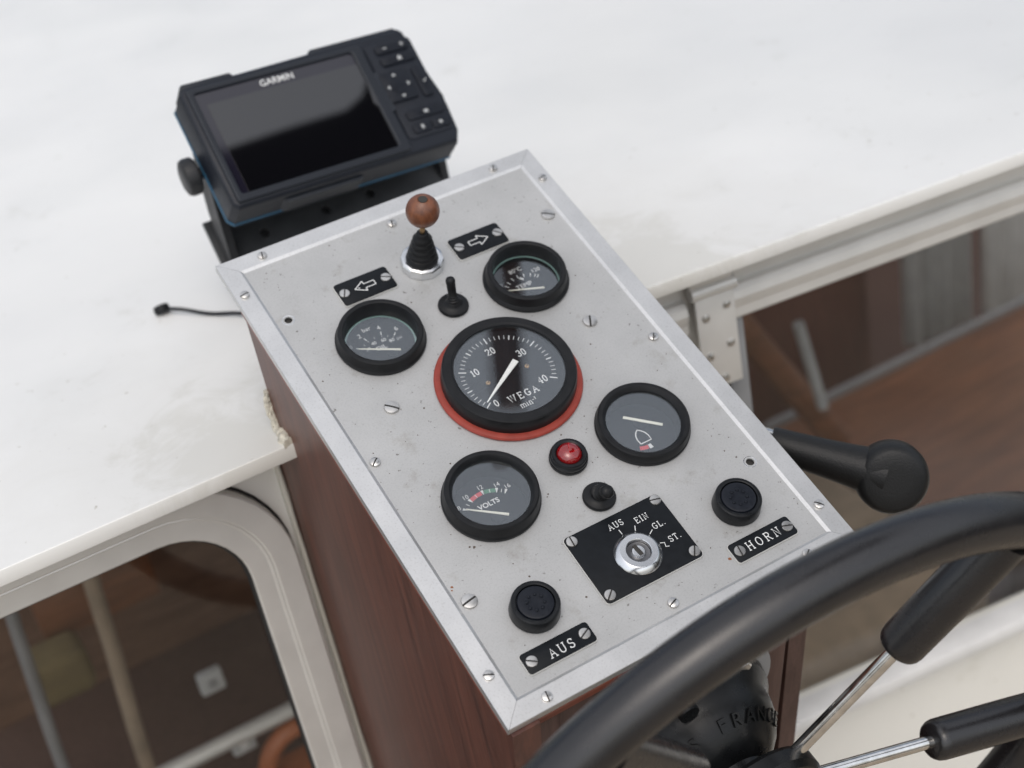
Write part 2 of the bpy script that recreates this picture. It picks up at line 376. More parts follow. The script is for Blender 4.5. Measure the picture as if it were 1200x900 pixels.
# left half of bulkhead with rounded window opening (X along, Z up; built in XY then turned upright)
UP = Matrix.Rotation(R(90), 4, 'X')       # local y -> world z, local z -> world -y
def win_outline(x0, x1, z0, z1, r): return rrect(x0, x1, z0, z1, r, 10)
lw = win_outline(-.62, -.030, -.62, .004, .062)
put("bulkhead_wall", holed([[(-2.2, -1.1), (-.0005, -1.1), (-.0005, .040), (-2.2, .040)], lw], .004, 0, "bulkhead"), "wall", None, T3(0, .350, 0) @ UP, kind="structure")
rw = win_outline(.150, 1.15, -.470, -.016, .012)
put("bulkhead_wall", holed([[(0, -1.1), (1.9, -1.1), (1.9, .040), (0, .040)], rw], .004, 0, "bulkhead"), "wall", None, LOC @ T3(0, .005, 0) @ UP, kind="structure")
put("cabin_floor", boxm(-2.5, 3, .36, 3.2, -1.36, -1.3), "mahogf", kind="structure")
put("cabin_wall", boxm(-2.5, 3.2, 2.3, 2.34, -1.3, -.28), "mahog", kind="structure")

# ------------------------------------------------------------------ left window
lwin = thing("cabin_window", "rounded grey aluminium framed window in the wall left of the console", "window", T3(-.32, .345, -.31))
fo = win_outline(-.66, -.008, -.66, .028, .090); fi = win_outline(-.622, -.045, -.622, -.0105, .058); fm = win_outline(-.640, -.0275, -.640, .0085, .074)
put("frame", holed([fo, fm], .0055, .0015, "frame"), "alu", lwin, T3(0, .340, 0) @ UP)
put("inner_frame", holed([fm, fi], .0035, .0015, "frame"), "alu", lwin, T3(0, .3405, 0) @ UP)
bm = bm_new(); tube(bm, [(x, y, 0) for x, y in win_outline(-.639, -.0285, -.639, .0075, .073)], .0016, 8, closed=True)
put("bead", finish(bm, "bead"), "alu", lwin, T3(0, .3355, 0) @ UP)
bm = bm_new(); tube(bm, [(x, y, 0) for x, y in win_outline(-.6215, -.0455, -.6215, -.011, .0575)], .0022, 8, closed=True)
put("seal", finish(bm, "seal"), "seal", lwin, T3(0, .341, 0) @ UP)
bm = bm_new(); tube(bm, [(x, y, 0) for x, y in win_outline(-.661, -.007, -.661, .029, .091)], .0012, 6, closed=True)
put("sealant_line", finish(bm, "sealant"), "seal", lwin, T3(0, .3455, 0) @ UP)
put("pane", prismm(win_outline(-.625, -.042, -.625, -.0075, .058), -.002, .002), "window", lwin, T3(0, .3425, 0) @ UP)

# ------------------------------------------------------------------ right window: rails, hinge, pane
rwin = thing("hinged_window", "wide cabin window under a silver aluminium rail right of the console", "window", LOC @ T3(.6, 0, -.25))
def lbox(x0, x1, y0, y1, z0, z1, bev=.001, seg=2): return boxm(x0, x1, y0, y1, z0, z1, bev, seg)
put("upper_rail", lbox(.02, 1.6, -.006, .003, .004, .034, .0015), "alu", rwin, LOC)
bm = bm_new()
prof = [(0, -.022), (-.011, -.022), (-.0125, -.020), (-.0125, -.012), (-.0145, -.008), (-.016, -.002), (-.0145, .004), (-.011, .008), (-.006, .0095), (0, .0095)]
def extr(bm, prof, x0, x1):
    a = [bm.verts.new((x0, y, z)) for y, z in prof]; b = [bm.verts.new((x1, y, z)) for y, z in prof]
    n = len(prof); bm.faces.new(a); bm.faces.new(b[::-1])
    for i in range(n): bm.faces.new((a[i], b[i], b[(i + 1) % n], a[(i + 1) % n]))
    return bm
put("lower_rail", finish(extr(bm, prof, .145, 1.6), "rail", 25), "alu", rwin, LOC)
bm = bm_new(); put("rail_stub", finish(extr(bm, prof, .02, .104), "rail", 25), "alu", rwin, LOC)
put("pane", lbox(.146, 1.17, .0035, .0075, -.476, -.012, 0), "window", rwin, LOC)
put("side_frame", lbox(.140, .158, -.006, .001, -.48, -.020), "greyp", rwin, LOC)
put("sill", lbox(.10, 1.3, -.030, .0, -.484, -.466, .004), "white", rwin, LOC)
hp = put("hinge_plate", lbox(.1085, .1445, -.0205, -.0165, -.074, .012, .001), "alu", rwin, LOC)
bm = bm_new(); tube(bm, [(.106, -.017, .0165), (.147, -.017, .0165)], .0065, 16)
put("hinge_barrel", finish(bm, "barrel"), "alu", rwin, LOC)
put("hinge_leaf", lbox(.104, .145, -.022, -.004, .022, .0335, .003), "alu", rwin, LOC)
scr_m = None
def screw_mesh(r, h, slot=True, dome=.3, ang=0):
    bm = bm_new(); k = .001
    prof = [(r, 0), (r, h * .45), (r * .93, h * .75), (r * .72, h * (.75 + dome * .5)), (r * .40, h * (.75 + dome * .8)), (0, h * (.75 + dome))]
    lathe(bm, [(a * k, z * k) for a, z in prof], 24); bmesh.ops.recalc_face_normals(bm, faces=bm.faces)
    me = finish(bm, "screw", 40); me.materials.append(MT['screw']); me.materials.append(MT['slot'])
    # the driver slot: cut as a dark recessed bar
    b2 = bmesh.new(); b2.from_mesh(me)
    sw = r * .13 * k; zt = h * (.75 + dome) * k
    n0 = len(b2.faces)
    res = bmesh.ops.bisect_plane(b2, geom=b2.verts[:] + b2.edges[:] + b2.faces[:], plane_co=(0, sw, 0), plane_no=(0, 1, 0))
    res = bmesh.ops.bisect_plane(b2, geom=b2.verts[:] + b2.edges[:] + b2.faces[:], plane_co=(0, -sw, 0), plane_no=(0, 1, 0))
    sf_ = [f for f in b2.faces if abs(f.calc_center_median().y) < sw * .99 and f.calc_center_median().z > h * .5 * k]
    bmesh.ops.delete(b2, geom=sf_, context='FACES')
    box(b2, -r * .98 * k, r * .98 * k, -sw * 1.02, sw * 1.02, h * .30 * k, h * .46 * k)
    for f in b2.faces:
        c = f.calc_center_median()
        if abs(c.y) <= sw * 1.03 and c.z <= h * .47 * k and c.z > h * .29 * k and abs(c.x) < r * .99 * k: f.material_index = 1
    b2.to_mesh(me); b2.free()
    for p in me.polygons: p.use_smooth = True
    me.set_sharp_from_angle(angle=R(40))
    return me
SCR_B = screw_mesh(3.4, 2.2); SCR_B.materials[0] = MT['brass']; SCR_S = screw_mesh(3.4, 2.2); SCR_L = screw_mesh(5.0, 1.9, dome=.2); SCR_P = screw_mesh(3.6, 1.0, dome=.12); SCR_T = screw_mesh(3.3, 2.0, dome=.25)
HFACE = Matrix.Rotation(R(90), 4, 'X')
for hx, hz in ((.1165, -.0065), (.1365, .0), (.1165, -.0425), (.1365, -.036), (.1285, -.0665)):
    put("screw", SCR_S, None, hp, LOC @ T3(hx, -.0205, hz) @ HFACE @ Matrix.Rotation(random.uniform(0, 3), 4, 'Z'))

# ------------------------------------------------------------------ the instrument console
con = thing("instrument_console", "mahogany helm console with tilted grey aluminium panel of round gauges and switches", "console", T3(.125, .17, -1.1))
def yz_panel(pts, x0, x1, bev=.0):
    # polygon in (Y,Z) extruded along X
    M = Matrix(((0, 0, 1, 0), (1, 0, 0, 0), (0, 1, 0, 0), (0, 0, 0, 1)))
    return prismm(pts, x0, x1, bev, M)
side = [(.0015, -.0052), (.085, -.35), (.085, -1.1), (.3455, -1.1), (.3455, .040), (.3155, .040), (.3155, .1463), (.0042, -.0052)]
side = [(.0005, -.0060), (.085, -.35), (.085, -1.1), (.3455, -1.1), (.3455, .042), (.3155, .042), (.3155, .1460)]
put("side_board", yz_panel(side, .0018, .0195), "mahog", con, label="tall dark mahogany left side board of the console")
sideR = [(.0330, .0095), (.1130, -.35), (.113, -1.1), (.340, -1.1), (.340, .042), (.3155, .042), (.3155, .1460)]
put("side_board", yz_panel(sideR, .2325, .2475), "mahogf", con)
# front: rail under the trim, recessed planks and posts
FRT = Matrix.Rotation(R(-13.6), 4, 'X')
put("front_rail", boxm(.0195, .2325, .003, .020, -.0235, -.0072, .001), "mahogr", con, PAN @ T3(0, 0, 0))
def fr(x0, x1, y0, y1, z0, z1): return boxm(x0, x1, y0, y1, z0, z1, .001)
FP = T3(0, .0300, .0) @ Matrix.Rotation(R(13.6), 4, 'X')
put("front_post", fr(.0195, .040, -.018, .006, -.36, -.008), "mahogf", con, FP)
put("front_plank", fr(.0405, .118, -.004, .010, -.36, .004), "mahogf", con, FP)
put("front_plank", fr(.1185, .196, -.004, .010, -.36, .004), "mahogf", con, FP)
put("front_post", fr(.2035, .2215, -.006, .012, -.36, .006), "mahogf", con, FP)
put("recess_board", fr(.196, .2325, .013, .022, -.36, .012), "mahog", con, FP)
# red edge strips right under the trim flanges
EDGE = boxm(.0004, .0040, .002, .349, -.0092, -.0068, .0004)
put("edge_strip", EDGE, "mahogr", con, PAN)
put("edge_strip", boxm(.2465, .2496, .036, .349, -.0092, -.0068, .0004), "mahogr", con, PAN)
put("edge_strip", boxm(.0042, .2460, .0004, .0030, -.0105, -.0068, .0004), "mahogr", con, PAN)
# back board closing the box above the roof
put("back_board", boxm(.0195, .2325, .303, .3150, .0545, .134, .0), "mahog", con)
# caulk along the roof joint
def caulk_mesh():
    bm = bm_new(); pts = []; rr = []
    n = 16
    for i in range(n):
        k = i / (n - 1)
        y = .2895 + (.3165 - .2895) * min(1, k * 1.8); z = .0535 + max(0, (k - .45)) * .055
        pts.append((.0005 + random.uniform(-.001, .001), y + random.uniform(-.001, .001), z)); rr.append((.0028 + random.uniform(0, .0026)) * (1.25 - .7 * k))
    tube(bm, pts, rr, 10)
    bmesh.ops.subdivide_edges(bm, edges=bm.edges[:], cuts=2, use_grid_fill=True)
    for v in bm.verts: v.co += Vector((random.uniform(-1, 1), random.uniform(-1, 1), random.uniform(-1, 1))) * .00055
    return finish(bm, "caulk", 60)
put("caulk_bead", caulk_mesh(), "caulk", con, label="rough cream caulk bead between console and roof")
def caulk2():
    bm = bm_new(); pts = []; rr = []
    for i in range(24):
        k = i / 23; pts.append((-.0008, .3449, .038 - k * .62)); rr.append(.0022 + random.uniform(0, .0008))
    tube(bm, pts, rr, 8); return finish(bm, "caulk", 60)
put("caulk_bead", caulk2(), "cream", con)

# face plate with real openings for the gauges
GA = dict(oil=(68.5, 277), temp=(181, 277), volts=(68.5, 134.3), rud=(181, 134.8), tach=(125, 207.4))
outl = [[(.0045, .0045), (.2455, .0045), (.2455, .3825), (.0045, .3825)]]
for k, (u, v) in GA.items(): outl.append(circle(u / 1000, v / 1000, .040 if k == 'tach' else .0262, 64))
HOLES = [(22.9, 321.4), (225.6, 79.2)]
for u, v in HOLES: outl.append(circle(u / 1000, v / 1000, .0027, 24))
plate = put("face_plate", holed(outl, .0012, 0, "face_plate"), "plate", con, PAN @ T3(0, 0, -.0014), label="speckled satin grey aluminium face plate")
CSK = lathem([(4.3, .02), (4.2, .12), (3.9, .10), (2.7, -.9), (2.6, -2.5), (0, -2.6)], 28, "countersink")
CSK.materials.append(MT['nickel']); CSK.materials.append(MT['slot'])
for p in CSK.polygons:
    if p.center.z < -.0008: p.material_index = 1
for u, v in HOLES: put("screw_hole", CSK, None, plate, pan(u, v, -.2))
for u, v, a in ((125, 367, 70), (229.5, 192.5, 55), (19.5, 192, 40), (124.5, 20.4, 20)): put("screw", SCR_S, None, plate, pan(u, v, -.2, a))
for u, v, a in ((227.6, 322.7, -35), (199.5, 224.4, 62), (48.4, 224.4, -45), (21.5, 79.6, 10)): put("screw", SCR_L, None, plate, pan(u, v, -.2, a))
# paint chips and grime flecks
def fleck(r, seedv):
    rnd = random.Random(seedv); n = 9; bm = bm_new()
    prism(bm, [(r * rnd.uniform(.55, 1.2) * math.cos(2 * math.pi * i / n), r * rnd.uniform(.55, 1.2) * math.sin(2 * math.pi * i / n)) for i in range(n)], -.0001, .00018, .0001, seg=1)
    return finish(bm, "fleck")
MT['grime'] = plain("brown_grime", (.085, .065, .05), .9, noise=.4, nscale=900); MT['rust'] = plain("rust_speck", (.22, .085, .035), .85, noise=.4, nscale=900)
FL = [fleck(.0006, 1), fleck(.0009, 2), fleck(.0013, 3)]
for i, f in enumerate(FL): f.materials.append(MT['grime'])
RF = fleck(.0012, 5); RF.materials.append(MT['rust'])
rnd = random.Random(11)
cnt = 0
while cnt < 90:
    u, v = rnd.uniform(17, 233), rnd.uniform(17, 370)
    if any((u - a) ** 2 + (v - b) ** 2 < (52 if k == 'tach' else 34) ** 2 for k, (a, b) in GA.items()): continue
    if 88 < u < 161 and 35 < v < 90: continue
    if (20 < u < 80 or 170 < u < 225) and 18 < v < 74: continue
    if 58 < u < 193 and 300 < v < 345: continue
    put("speck", FL[0] if rnd.random() < .72 else FL[1] if rnd.random() < .8 else FL[2], None, plate, pan(u, v, -.2, rnd.uniform(0, 360)) @ Matrix.Scale(rnd.uniform(.35, .8), 4)); cnt += 1
for u, v, f_ in ((17.5, 93, .7), (172, 28.5, .9), (16.4, 91, .5)): put("speck", RF, None, plate, pan(u, v, -.2, u * 7) @ Matrix.Scale(f_, 4))
for u, v, f_ in ((42.5, 110, .8), (40.2, 111.4, .6), (101, 120.5, .5), (99.5, 119, .4)): put("speck", FL[2], None, plate, pan(u, v, -.2, u * 9) @ Matrix.Scale(f_, 4))

# mitred trim with chamfered inner edge and a flange down the outside
def trim_mesh(L, t=14.6):
    k = .001
    # profile across (p from outer edge inward, n)
    prof = [(0.35, -6.6), (0, -6.2), (0, -.35), (.35, 0), (12.6, 0), (t, -1.35), (t, -1.6), (.9, -1.65), (.9, -6.6)]
    bm = bm_new(); a = []; b = []
    g = .12
    for p, n in prof:
        a.append(bm.verts.new(((p + g) * k, p * k, n * k))); b.append(bm.verts.new((L - (p + g) * k, p * k, n * k)))
    m = len(prof); bm.faces.new(a); bm.faces.new(b[::-1])
    for i in range(m): bm.faces.new((a[i], b[i], b[(i + 1) % m], a[(i + 1) % m]))
    return finish(bm, "trim", 20)
TH, TV = trim_mesh(.25), trim_mesh(.3875)
trims = [put("trim_strip", TH, "trim", con, PAN @ T3(0, 0, .0012)),
         put("trim_strip", TH, "trim", con, PAN @ T3(.25, .3875, .0012) @ Matrix.Rotation(math.pi, 4, 'Z')),
         put("trim_strip", TV, "trim", con, PAN @ T3(.25, 0, .0012) @ Matrix.Rotation(math.pi / 2, 4, 'Z')),
         put("trim_strip", TV, "trim", con, PAN @ T3(0, .3875, .0012) @ Matrix.Rotation(-math.pi / 2, 4, 'Z'))]
for ti, u, v, a in ((0, 28.7, 6.4, 80), (0, 214.3, 7.5, 35), (1, 31.8, 380.6, 75), (1, 216.3, 380.6, 60), (2, 243.2, 355.3, 10), (2, 242.8, 31.9, -50), (3, 6.4, 353.4, 10), (3, 7.0, 33.3, -25)):
    put("screw", SCR_T, None, trims[ti], pan(u, v, 1.1, a))

# ------------------------------------------------------------------ gauges
def gauge(name, key, label, r_base, r_top, h, dial_n, r_in=24.4, glass_n=2.2, lip=3.0):
    u, v = GA[key]
    prof = [(r_base - .4, 0), (r_base, .5), (r_base, 2.0), (r_base - .5, 2.6), (r_top + 1.0, 4.0), (r_top + .35, h - 2.0), (r_top, h - .8), (r_top - .8, h), (r_top - lip, h), (r_top - lip - .6, h - .5),
            (r_in - .4, glass_n + 1.2), (r_in - .6, glass_n), (r_in - .8, dial_n - 1), (0, dial_n - 1.2)]
    g = put(name, lathem(prof, 96, "bezel", 28), "rubber", con, pan(u, v, 0.0), label=label)
    put("dial", lathem([(r_in - .7, dial_n - .6), (r_in - .7, dial_n), (0, dial_n)], 64, "dial"), "dial", g, pan(u, v))
    put("glass", lathem([(0, glass_n - .5), (r_in - .3, glass_n - .5), (r_in - .3, glass_n + .15), (r_in * .5, glass_n + .42), (0, glass_n + .5)], 64, "glass", 60), "glass", g, pan(u, v))
    return g
def mark(g, key, bm, mat, n, name="markings"):
    u, v = GA[key]; return put(name, finish(bm, name, 0), mat, g, pan(u, v, n))
def text_on(g, key, txt, du, dv, size, n, mat="print", ang=0., bold=0.):
    u, v = GA[key]; return put("lettering", sans(txt, size / 1000, bold=bold), mat, g, pan(u + du, v + dv, n, ang))
k = .001
def needle_bm(x0, y0, x1, y1, w0, w1):
    a = Vector((x0, y0)); b = Vector((x1, y1)); d = (b - a).normalized(); s = Vector((-d.y, d.x))
    bm = bm_new(); prism(bm, [tuple((a + s * w0 / 2) * k), tuple((a - s * w0 / 2) * k), tuple((b - s * w1 / 2) * k), tuple((b + s * w1 / 2) * k)][::-1], 0, .0006, .00015, seg=1); return bm

# tachometer
tg = gauge("tachometer", "tach", "large tachometer in a black bezel on a red rubber ring", 44.6, 43.4, 14.0, 9.0, r_in=36.6, glass_n=12.3, lip=5.6)
put("red_gasket", lathem([(40.2, 0), (47.6, 0), (48.5, .6), (48.6, 1.6), (47.8, 2.6), (46.2, 3.0), (44.9, 3.05), (40.2, 3.05)], 96, "gasket"), "red", tg, pan(125, 207.4, -.1), label="red rubber ring under the tachometer")
put("glass_rim", lathem([(37.2, 12.4), (37.1, 13.0), (36.7, 13.2), (36.2, 13.0), (36.1, 12.5)], 96, "rim"), "nickel", tg, pan(125, 207.4))
cu_ = -.9
bm = bm_new(); bs = bm_new()
for i in range(41):
    a = R(214.5 - 6.26 * i); big = i % 10 == 0; mid = i % 5 == 0
    r0, r1, wd = (27.0, 32.0, .78) if big else (27.6, 31.2, .78) if mid else (28.2, 31.2, .42)
    seg_bm(bm, (cu_ + r0 * math.cos(a)) * k, r0 * math.sin(a) * k, (cu_ + r1 * math.cos(a)) * k, r1 * math.sin(a) * k, wd * k)
mark(tg, "tach", bm, "print", 9.1, "tick_marks")
bm = bm_new()
for t_, dx, dy in (("0", -20.0, -17.4), ("10", -19.6, 10.3), ("20", -2.0, 20.7), ("30", 15.3, 10.4), ("40", 16.0, -15.0)):
    serif_bm(bm, t_, 4.9 * k, .72 * k, dx * k, dy * k, 0, .06)
serif_bm(bm, "WEGA", 4.9 * k, .75 * k, -1.2 * k, -19.4 * k, 0, .34)
serif_bm(bm, "min-¹", 4.2 * k, .46 * k, -1.8 * k, -26.6 * k, 0, .08)
mark(tg, "tach", bm, "print", 9.1, "lettering")
a = R(211.5)
put("pointer", finish(needle_bm(cu_ + 28.6 * math.cos(a), 28.6 * math.sin(a), cu_ - 10.6 * math.cos(a), -10.6 * math.sin(a), .7, 4.2), "pointer"), "tneedle", tg, pan(125, 207.4, 10.2))
put("pivot", lathem([(2.2, 0), (2.2, .9), (0, .9)], 24, "pivot"), "dial", tg, pan(125 + cu_, 207.4, 9.0))
for du, dv in ((-16.4, -1.1), (12.6, -1.3)): put("dial_screw", SCR_B, None, tg, pan(125 + du, 207.4 + dv, 9.0, 40) @ Matrix.Scale(.46, 4))

def arc_ticks(cx, cy, r0, r1, angs, wd):
    bm = bm_new()
    for a_ in angs:
        a = R(a_); seg_bm(bm, (cx + r0 * math.cos(a)) * k, (cy + r0 * math.sin(a)) * k, (cx + r1 * math.cos(a)) * k, (cy + r1 * math.sin(a)) * k, wd * k)
    return bm
def band(cx, cy, r0, r1, a0, a1, n=10):
    bm = bm_new(); pts = [(cx + r1 * math.cos(R(a0 + (a1 - a0) * i / n)), cy + r1 * math.sin(R(a0 + (a1 - a0) * i / n))) for i in range(n + 1)]
    pts += [(cx + r0 * math.cos(R(a1 + (a0 - a1) * i / n)), cy + r0 * math.sin(R(a1 + (a0 - a1) * i / n))) for i in range(n + 1)]
    return prism(bm, [(x * k, y * k) for x, y in pts][::-1], 0, .00012)

# oil pressure
D = -8.0
og = gauge("oil_gauge", "oil", "black oil pressure gauge beside the left arrow plate", 30.2, 28.1, 9.8, D)
put("reflector_ring", lathem([(23.9, D + 5.0), (22.7, D + 5.4), (22.6, D + 4.9), (23.9, D + 4.5)], 64, "ring"), "glow", og, pan(68.5, 277))
mark(og, "oil", arc_ticks(0, -7, 17.6, 20.4, (136, 108, 72, 44), .6), "print", D + .1, "tick_marks")
mark(og, "oil", arc_ticks(0, -7, 15.6, 17.0, (136, 122, 108, 90, 72, 58, 44), .5), "dim", D + .1, "tick_marks")
for t_, du, dv, s_, mt_ in (("2", -8.2, 15.2, 5.0, "print"), ("4", 6.6, 15.8, 5.0, "print"), ("6", 16.6, 9.9, 5.0, "print"), ("0", -17.3, 9.6, 3.8, "dim"), ("bar", -1.4, 18.6, 4.8, "print"), ("20", -8.0, 2.6, 3.7, "print"),
                       ("40", -2.4, 5.4, 3.7, "print"), ("60", 4.6, 5.0, 3.7, "print"), ("80", 9.4, 2.2, 3.7, "print"), ("psi", 14.8, 2.0, 3.7, "dim"), ("OIL", .3, -.2, 5.0, "print")):
    text_on(og, "oil", t_, du, dv, s_, D + .1, mt_)
put("pointer", finish(needle_bm(-14.4, 4.8, 10.2, -8.8, .8, 1.5), "pointer"), "needle", og, pan(68.5, 277, D + 1.6))
put("pivot", lathem([(4.0, 0), (4.0, 1.3), (0, 1.3)], 24, "pivot"), "dial", og, pan(68.5 + 5, 277 - 7.5, D))
# temperature
D = -6.5
te = gauge("temperature_gauge", "temp", "black temperature gauge beside the right arrow plate", 29.9, 27.2, 11.2, D)
put("reflector_ring", lathem([(23.9, D + 5.0), (22.7, D + 5.4), (22.6, D + 4.9), (23.9, D + 4.5)], 64, "ring"), "glow", te, pan(181, 277))
mark(te, "temp", arc_ticks(0, -7, 15.4, 18.4, (133, 121, 106, 91, 75, 59, 48, 41), .6), "print", D + .1, "tick_marks")
for t_, du, dv, s_, mt_ in (("40", -15.2, 8.4, 3.8, "dim"), ("80°C", 1.2, 15.6, 4.8, "print"), ("120", 14.2, 9.6, 4.6, "print"), ("TEMP", -.2, .9, 5.2, "print")): text_on(te, "temp", t_, du, dv, s_, D + .1, mt_)
put("pointer", finish(needle_bm(-13.4, .6, 10.2, -8.6, .8, 1.5), "pointer"), "needle", te, pan(181, 277, D + 1.6))
bm = bm_new(); seg_bm(bm, .0004, .0082, .0022, .0058, .0016); mark(te, "temp", bm, "print", D + .3, "index_mark")
put("pivot", lathem([(4.0, 0), (4.0, 1.3), (0, 1.3)], 24, "pivot"), "dial", te, pan(181 + 4, 277 - 7, D))
# volts
D = -10.5
vo = gauge("voltmeter", "volts", "black voltmeter with red and green scale beside the left trim", 30.8, 29.0, 11.2, D, 24.4, 6.5)
vc = (.3, -8.0)
def vang(du, dv): return math.degrees(math.atan2(dv - vc[1], du - vc[0]))
VA = [134.8, 114.0, 86, 60.5, 44.5]
bm = bm_new()
for a_ in VA:
    a = R(a_); seg_bm(bm, (vc[0] + 21.8 * math.cos(a)) * k, (vc[1] + 21.8 * math.sin(a)) * k, (vc[0] + 18.4 * math.cos(a)) * k, (vc[1] + 18.4 * math.sin(a)) * k, 1.9 * k, .0, .3 * k)
for a_ in (124, 100, 73, 52):
    a = R(a_); seg_bm(bm, (vc[0] + 18.8 * math.cos(a)) * k, (vc[1] + 18.8 * math.sin(a)) * k, (vc[0] + 21.4 * math.cos(a)) * k, (vc[1] + 21.4 * math.sin(a)) * k, .45 * k)
mark(vo, "volts", bm, "print", D + .25, "tick_marks")
mark(vo, "volts", band(*vc, 18.8, 21.6, 112.5, 88.5), "redp", D + .02, "red_band"); mark(vo, "volts", band(*vc, 18.8, 21.6, 83.5, 62.5), "greenp", D + .02, "green_band")
for t_, a_ in zip(("8", "10", "12", "14", "16"), VA):
    text_on(vo, "volts", t_, vc[0] + 24.2 * math.cos(R(a_)), vc[1] + 24.2 * math.sin(R(a_)), 4.3, D + .1, "print")
text_on(vo, "volts", "VOLTS", .9, 3.1, 4.9, D + .1, bold=.00012)
put("pointer", finish(needle_bm(-14.2, 5.6, 7.2, -10.4, .9, 1.9), "pointer"), "needle", vo, pan(68.5, 134.3, D + 1.8))
put("pivot", lathem([(4.4, 0), (4.4, 1.5), (0, 1.5)], 28, "pivot"), "dial", vo, pan(68.5 + 1, 134.3 - 7.5, D))
# rudder indicator
D = -8.0
ru = gauge("rudder_indicator", "rud", "black rudder indicator with a small white boat outline", 30.9, 29.5, 8.8, D, 24.6, 5.0)
bt = [(-4.6, -6.4)] + [(-4.9, -2.6), (-4.2, .2), (-2.6, 2.6), (-.8, 4.0), (1.0, 2.6), (2.8, .2), (3.6, -2.6), (3.4, -6.4), (-4.6, -6.4)]
bm = bm_new(); tube(bm, [((x + .3) * k, (y - .4) * k, 0) for x, y in bt], .0004, 6, flat=.25); mark(ru, "rud", bm, "print", D + .1, "boat_outline")
mark(ru, "rud", band(0, 6, 15.4, 18.2, 246, 266), "redp", D + .05, "red_band"); mark(ru, "rud", band(0, 6, 15.2, 18.6, 267, 275), "print", D + .05, "white_mark")
put("pointer", finish(needle_bm(-3.8, 15.2, 15.6, -2.0, 2.0, 2.0), "pointer"), "needle", ru, pan(181, 134.8, D + 2.0))
put("pivot", lathem([(5.0, 0), (5.0, 1.4), (0, 1.4)], 28, "pivot"), "dial", ru, pan(181 + 4.5, 134.8 + 7.5, D))

# ------------------------------------------------------------------ plates with engraving
def plate_part(name, u0, u1, v0, v1, label, r=2.2):
    p = put(name, prismm([(x * k, y * k) for x, y in rrect(u0, u1, v0, v1, r)], -.0003, .0011, .0), "core", con, pan(0, 0), label=label)
    put("black_face", prismm([(x * k, y * k) for x, y in rrect(u0 + .35, u1 - .35, v0 + .35, v1 - .35, r - .3)], .0011, .0016, .0002), "label", p, pan(0, 0))
    return p
def engr(p, bm, name="lettering", mat="print"): return put(name, finish(bm, name, 0), mat, p, pan(0, 0, 1.62))
N0 = 1.6
# arrows
def arrow_bm(cx, cy, s):
    pts = [(-7.4, 1.9), (-7.4, -1.9), (.2, -1.9), (.2, -4.6), (7.6, 0), (.2, 4.6), (.2, 1.9), (-7.4, 1.9)]
    bm = bm_new()
    for (x0, y0), (x1, y1) in zip(pts, pts[1:]): seg_bm(bm, (cx + s * x0) * k, (cy + y0) * k, (cx + s * x1) * k, (cy + y1) * k, .62 * k)
    return bm
pl = plate_part("arrow_plate", 61, 101.3, 312.4, 333.4, "black plate engraved with an arrow pointing left"); engr(pl, arrow_bm(81, 323.2, -1), "arrow_outline")
bm = bm_new(); seg_bm(bm, .0763, .3228, .0767, .3232, .0012); engr(pl, bm, "chip")
for u, a in ((65.6, 60), (96.8, -30)): put("screw", SCR_P, None, pl, pan(u, 323.2, N0, a))
pr = plate_part("arrow_plate", 149.8, 190.1, 312.6, 333.4, "black plate engraved with an arrow pointing right"); engr(pr, arrow_bm(170.3, 323.5, 1), "arrow_outline")
for u, a in ((154.9, -35), (185.7, -50)): put("screw", SCR_P, None, pr, pan(u, 323.6, N0, a))
# ignition
ig = plate_part("ignition_plate", 90, 159.6, 37.2, 88.2, "large black ignition plate engraved AUS EIN GL. ST.", 3.0)
bm = bm_new()
for t_, du, dv in (("AUS", -.8, 23.6), ("EIN", 15.8, 19.9), ("GL.", 22.6, 11.3), ("ST.", 26.0, -.9)): serif_bm(bm, t_, 3.9 * k, .44 * k, (125 + du) * k, (57.5 + dv) * k, 0, .22)
engr(ig, bm)
bm = bm_new()
for a_ in (93, 62, 30): seg_bm(bm, (125 + 16.0 * math.cos(R(a_))) * k, (57.5 + 16.0 * math.sin(R(a_))) * k, (125 + 19.6 * math.cos(R(a_))) * k, (57.5 + 19.6 * math.sin(R(a_))) * k, .5 * k)
tube(bm, [(.1406, .0573, 0), (.1432, .0563, 0), (.1424, .0536, 0), (.1444, .0528, 0)], .00027, 6, flat=.25)
engr(ig, bm, "position_marks")
for u, v, a in ((94.6, 83.8, 85), (155.5, 84.0, -15), (155.5, 42.5, 55), (94.6, 42.4, 40)): put("screw", SCR_P, None, ig, pan(u, v, N0, a))
ky = put("key_switch", lathem([(14.9, 0), (14.9, .8), (14.4, 1.6), (11.9, 4.0), (11.5, 4.2), (8.0, 4.2), (7.7, 3.9), (7.6, .3), (0, .3)], 72, "ring", 25), "nickel", con, pan(124.8, 57.5, 1.6), label="round silver ignition key switch")
put("lock_recess", lathem([(7.55, .2), (7.5, 1.2), (7.1, 1.4), (4.6, 1.1), (0, 1.1)], 48, "recess", 25), "slotmetal", ky, pan(124.8, 57.5, 1.8))
put("lock_cylinder", lathem([(4.4, 0), (4.4, 1.6), (4.0, 2.2), (3.2, 2.3), (0, 1.9)], 40, "cylinder", 25), "nickel", ky, pan(124.8, 57.3, 2.6))
put("keyhole", boxm(-.0013, .0013, -.0034, .0044, 0, .0006, .0001), "slot", ky, pan(124.8, 57.8, 4.6, 8))
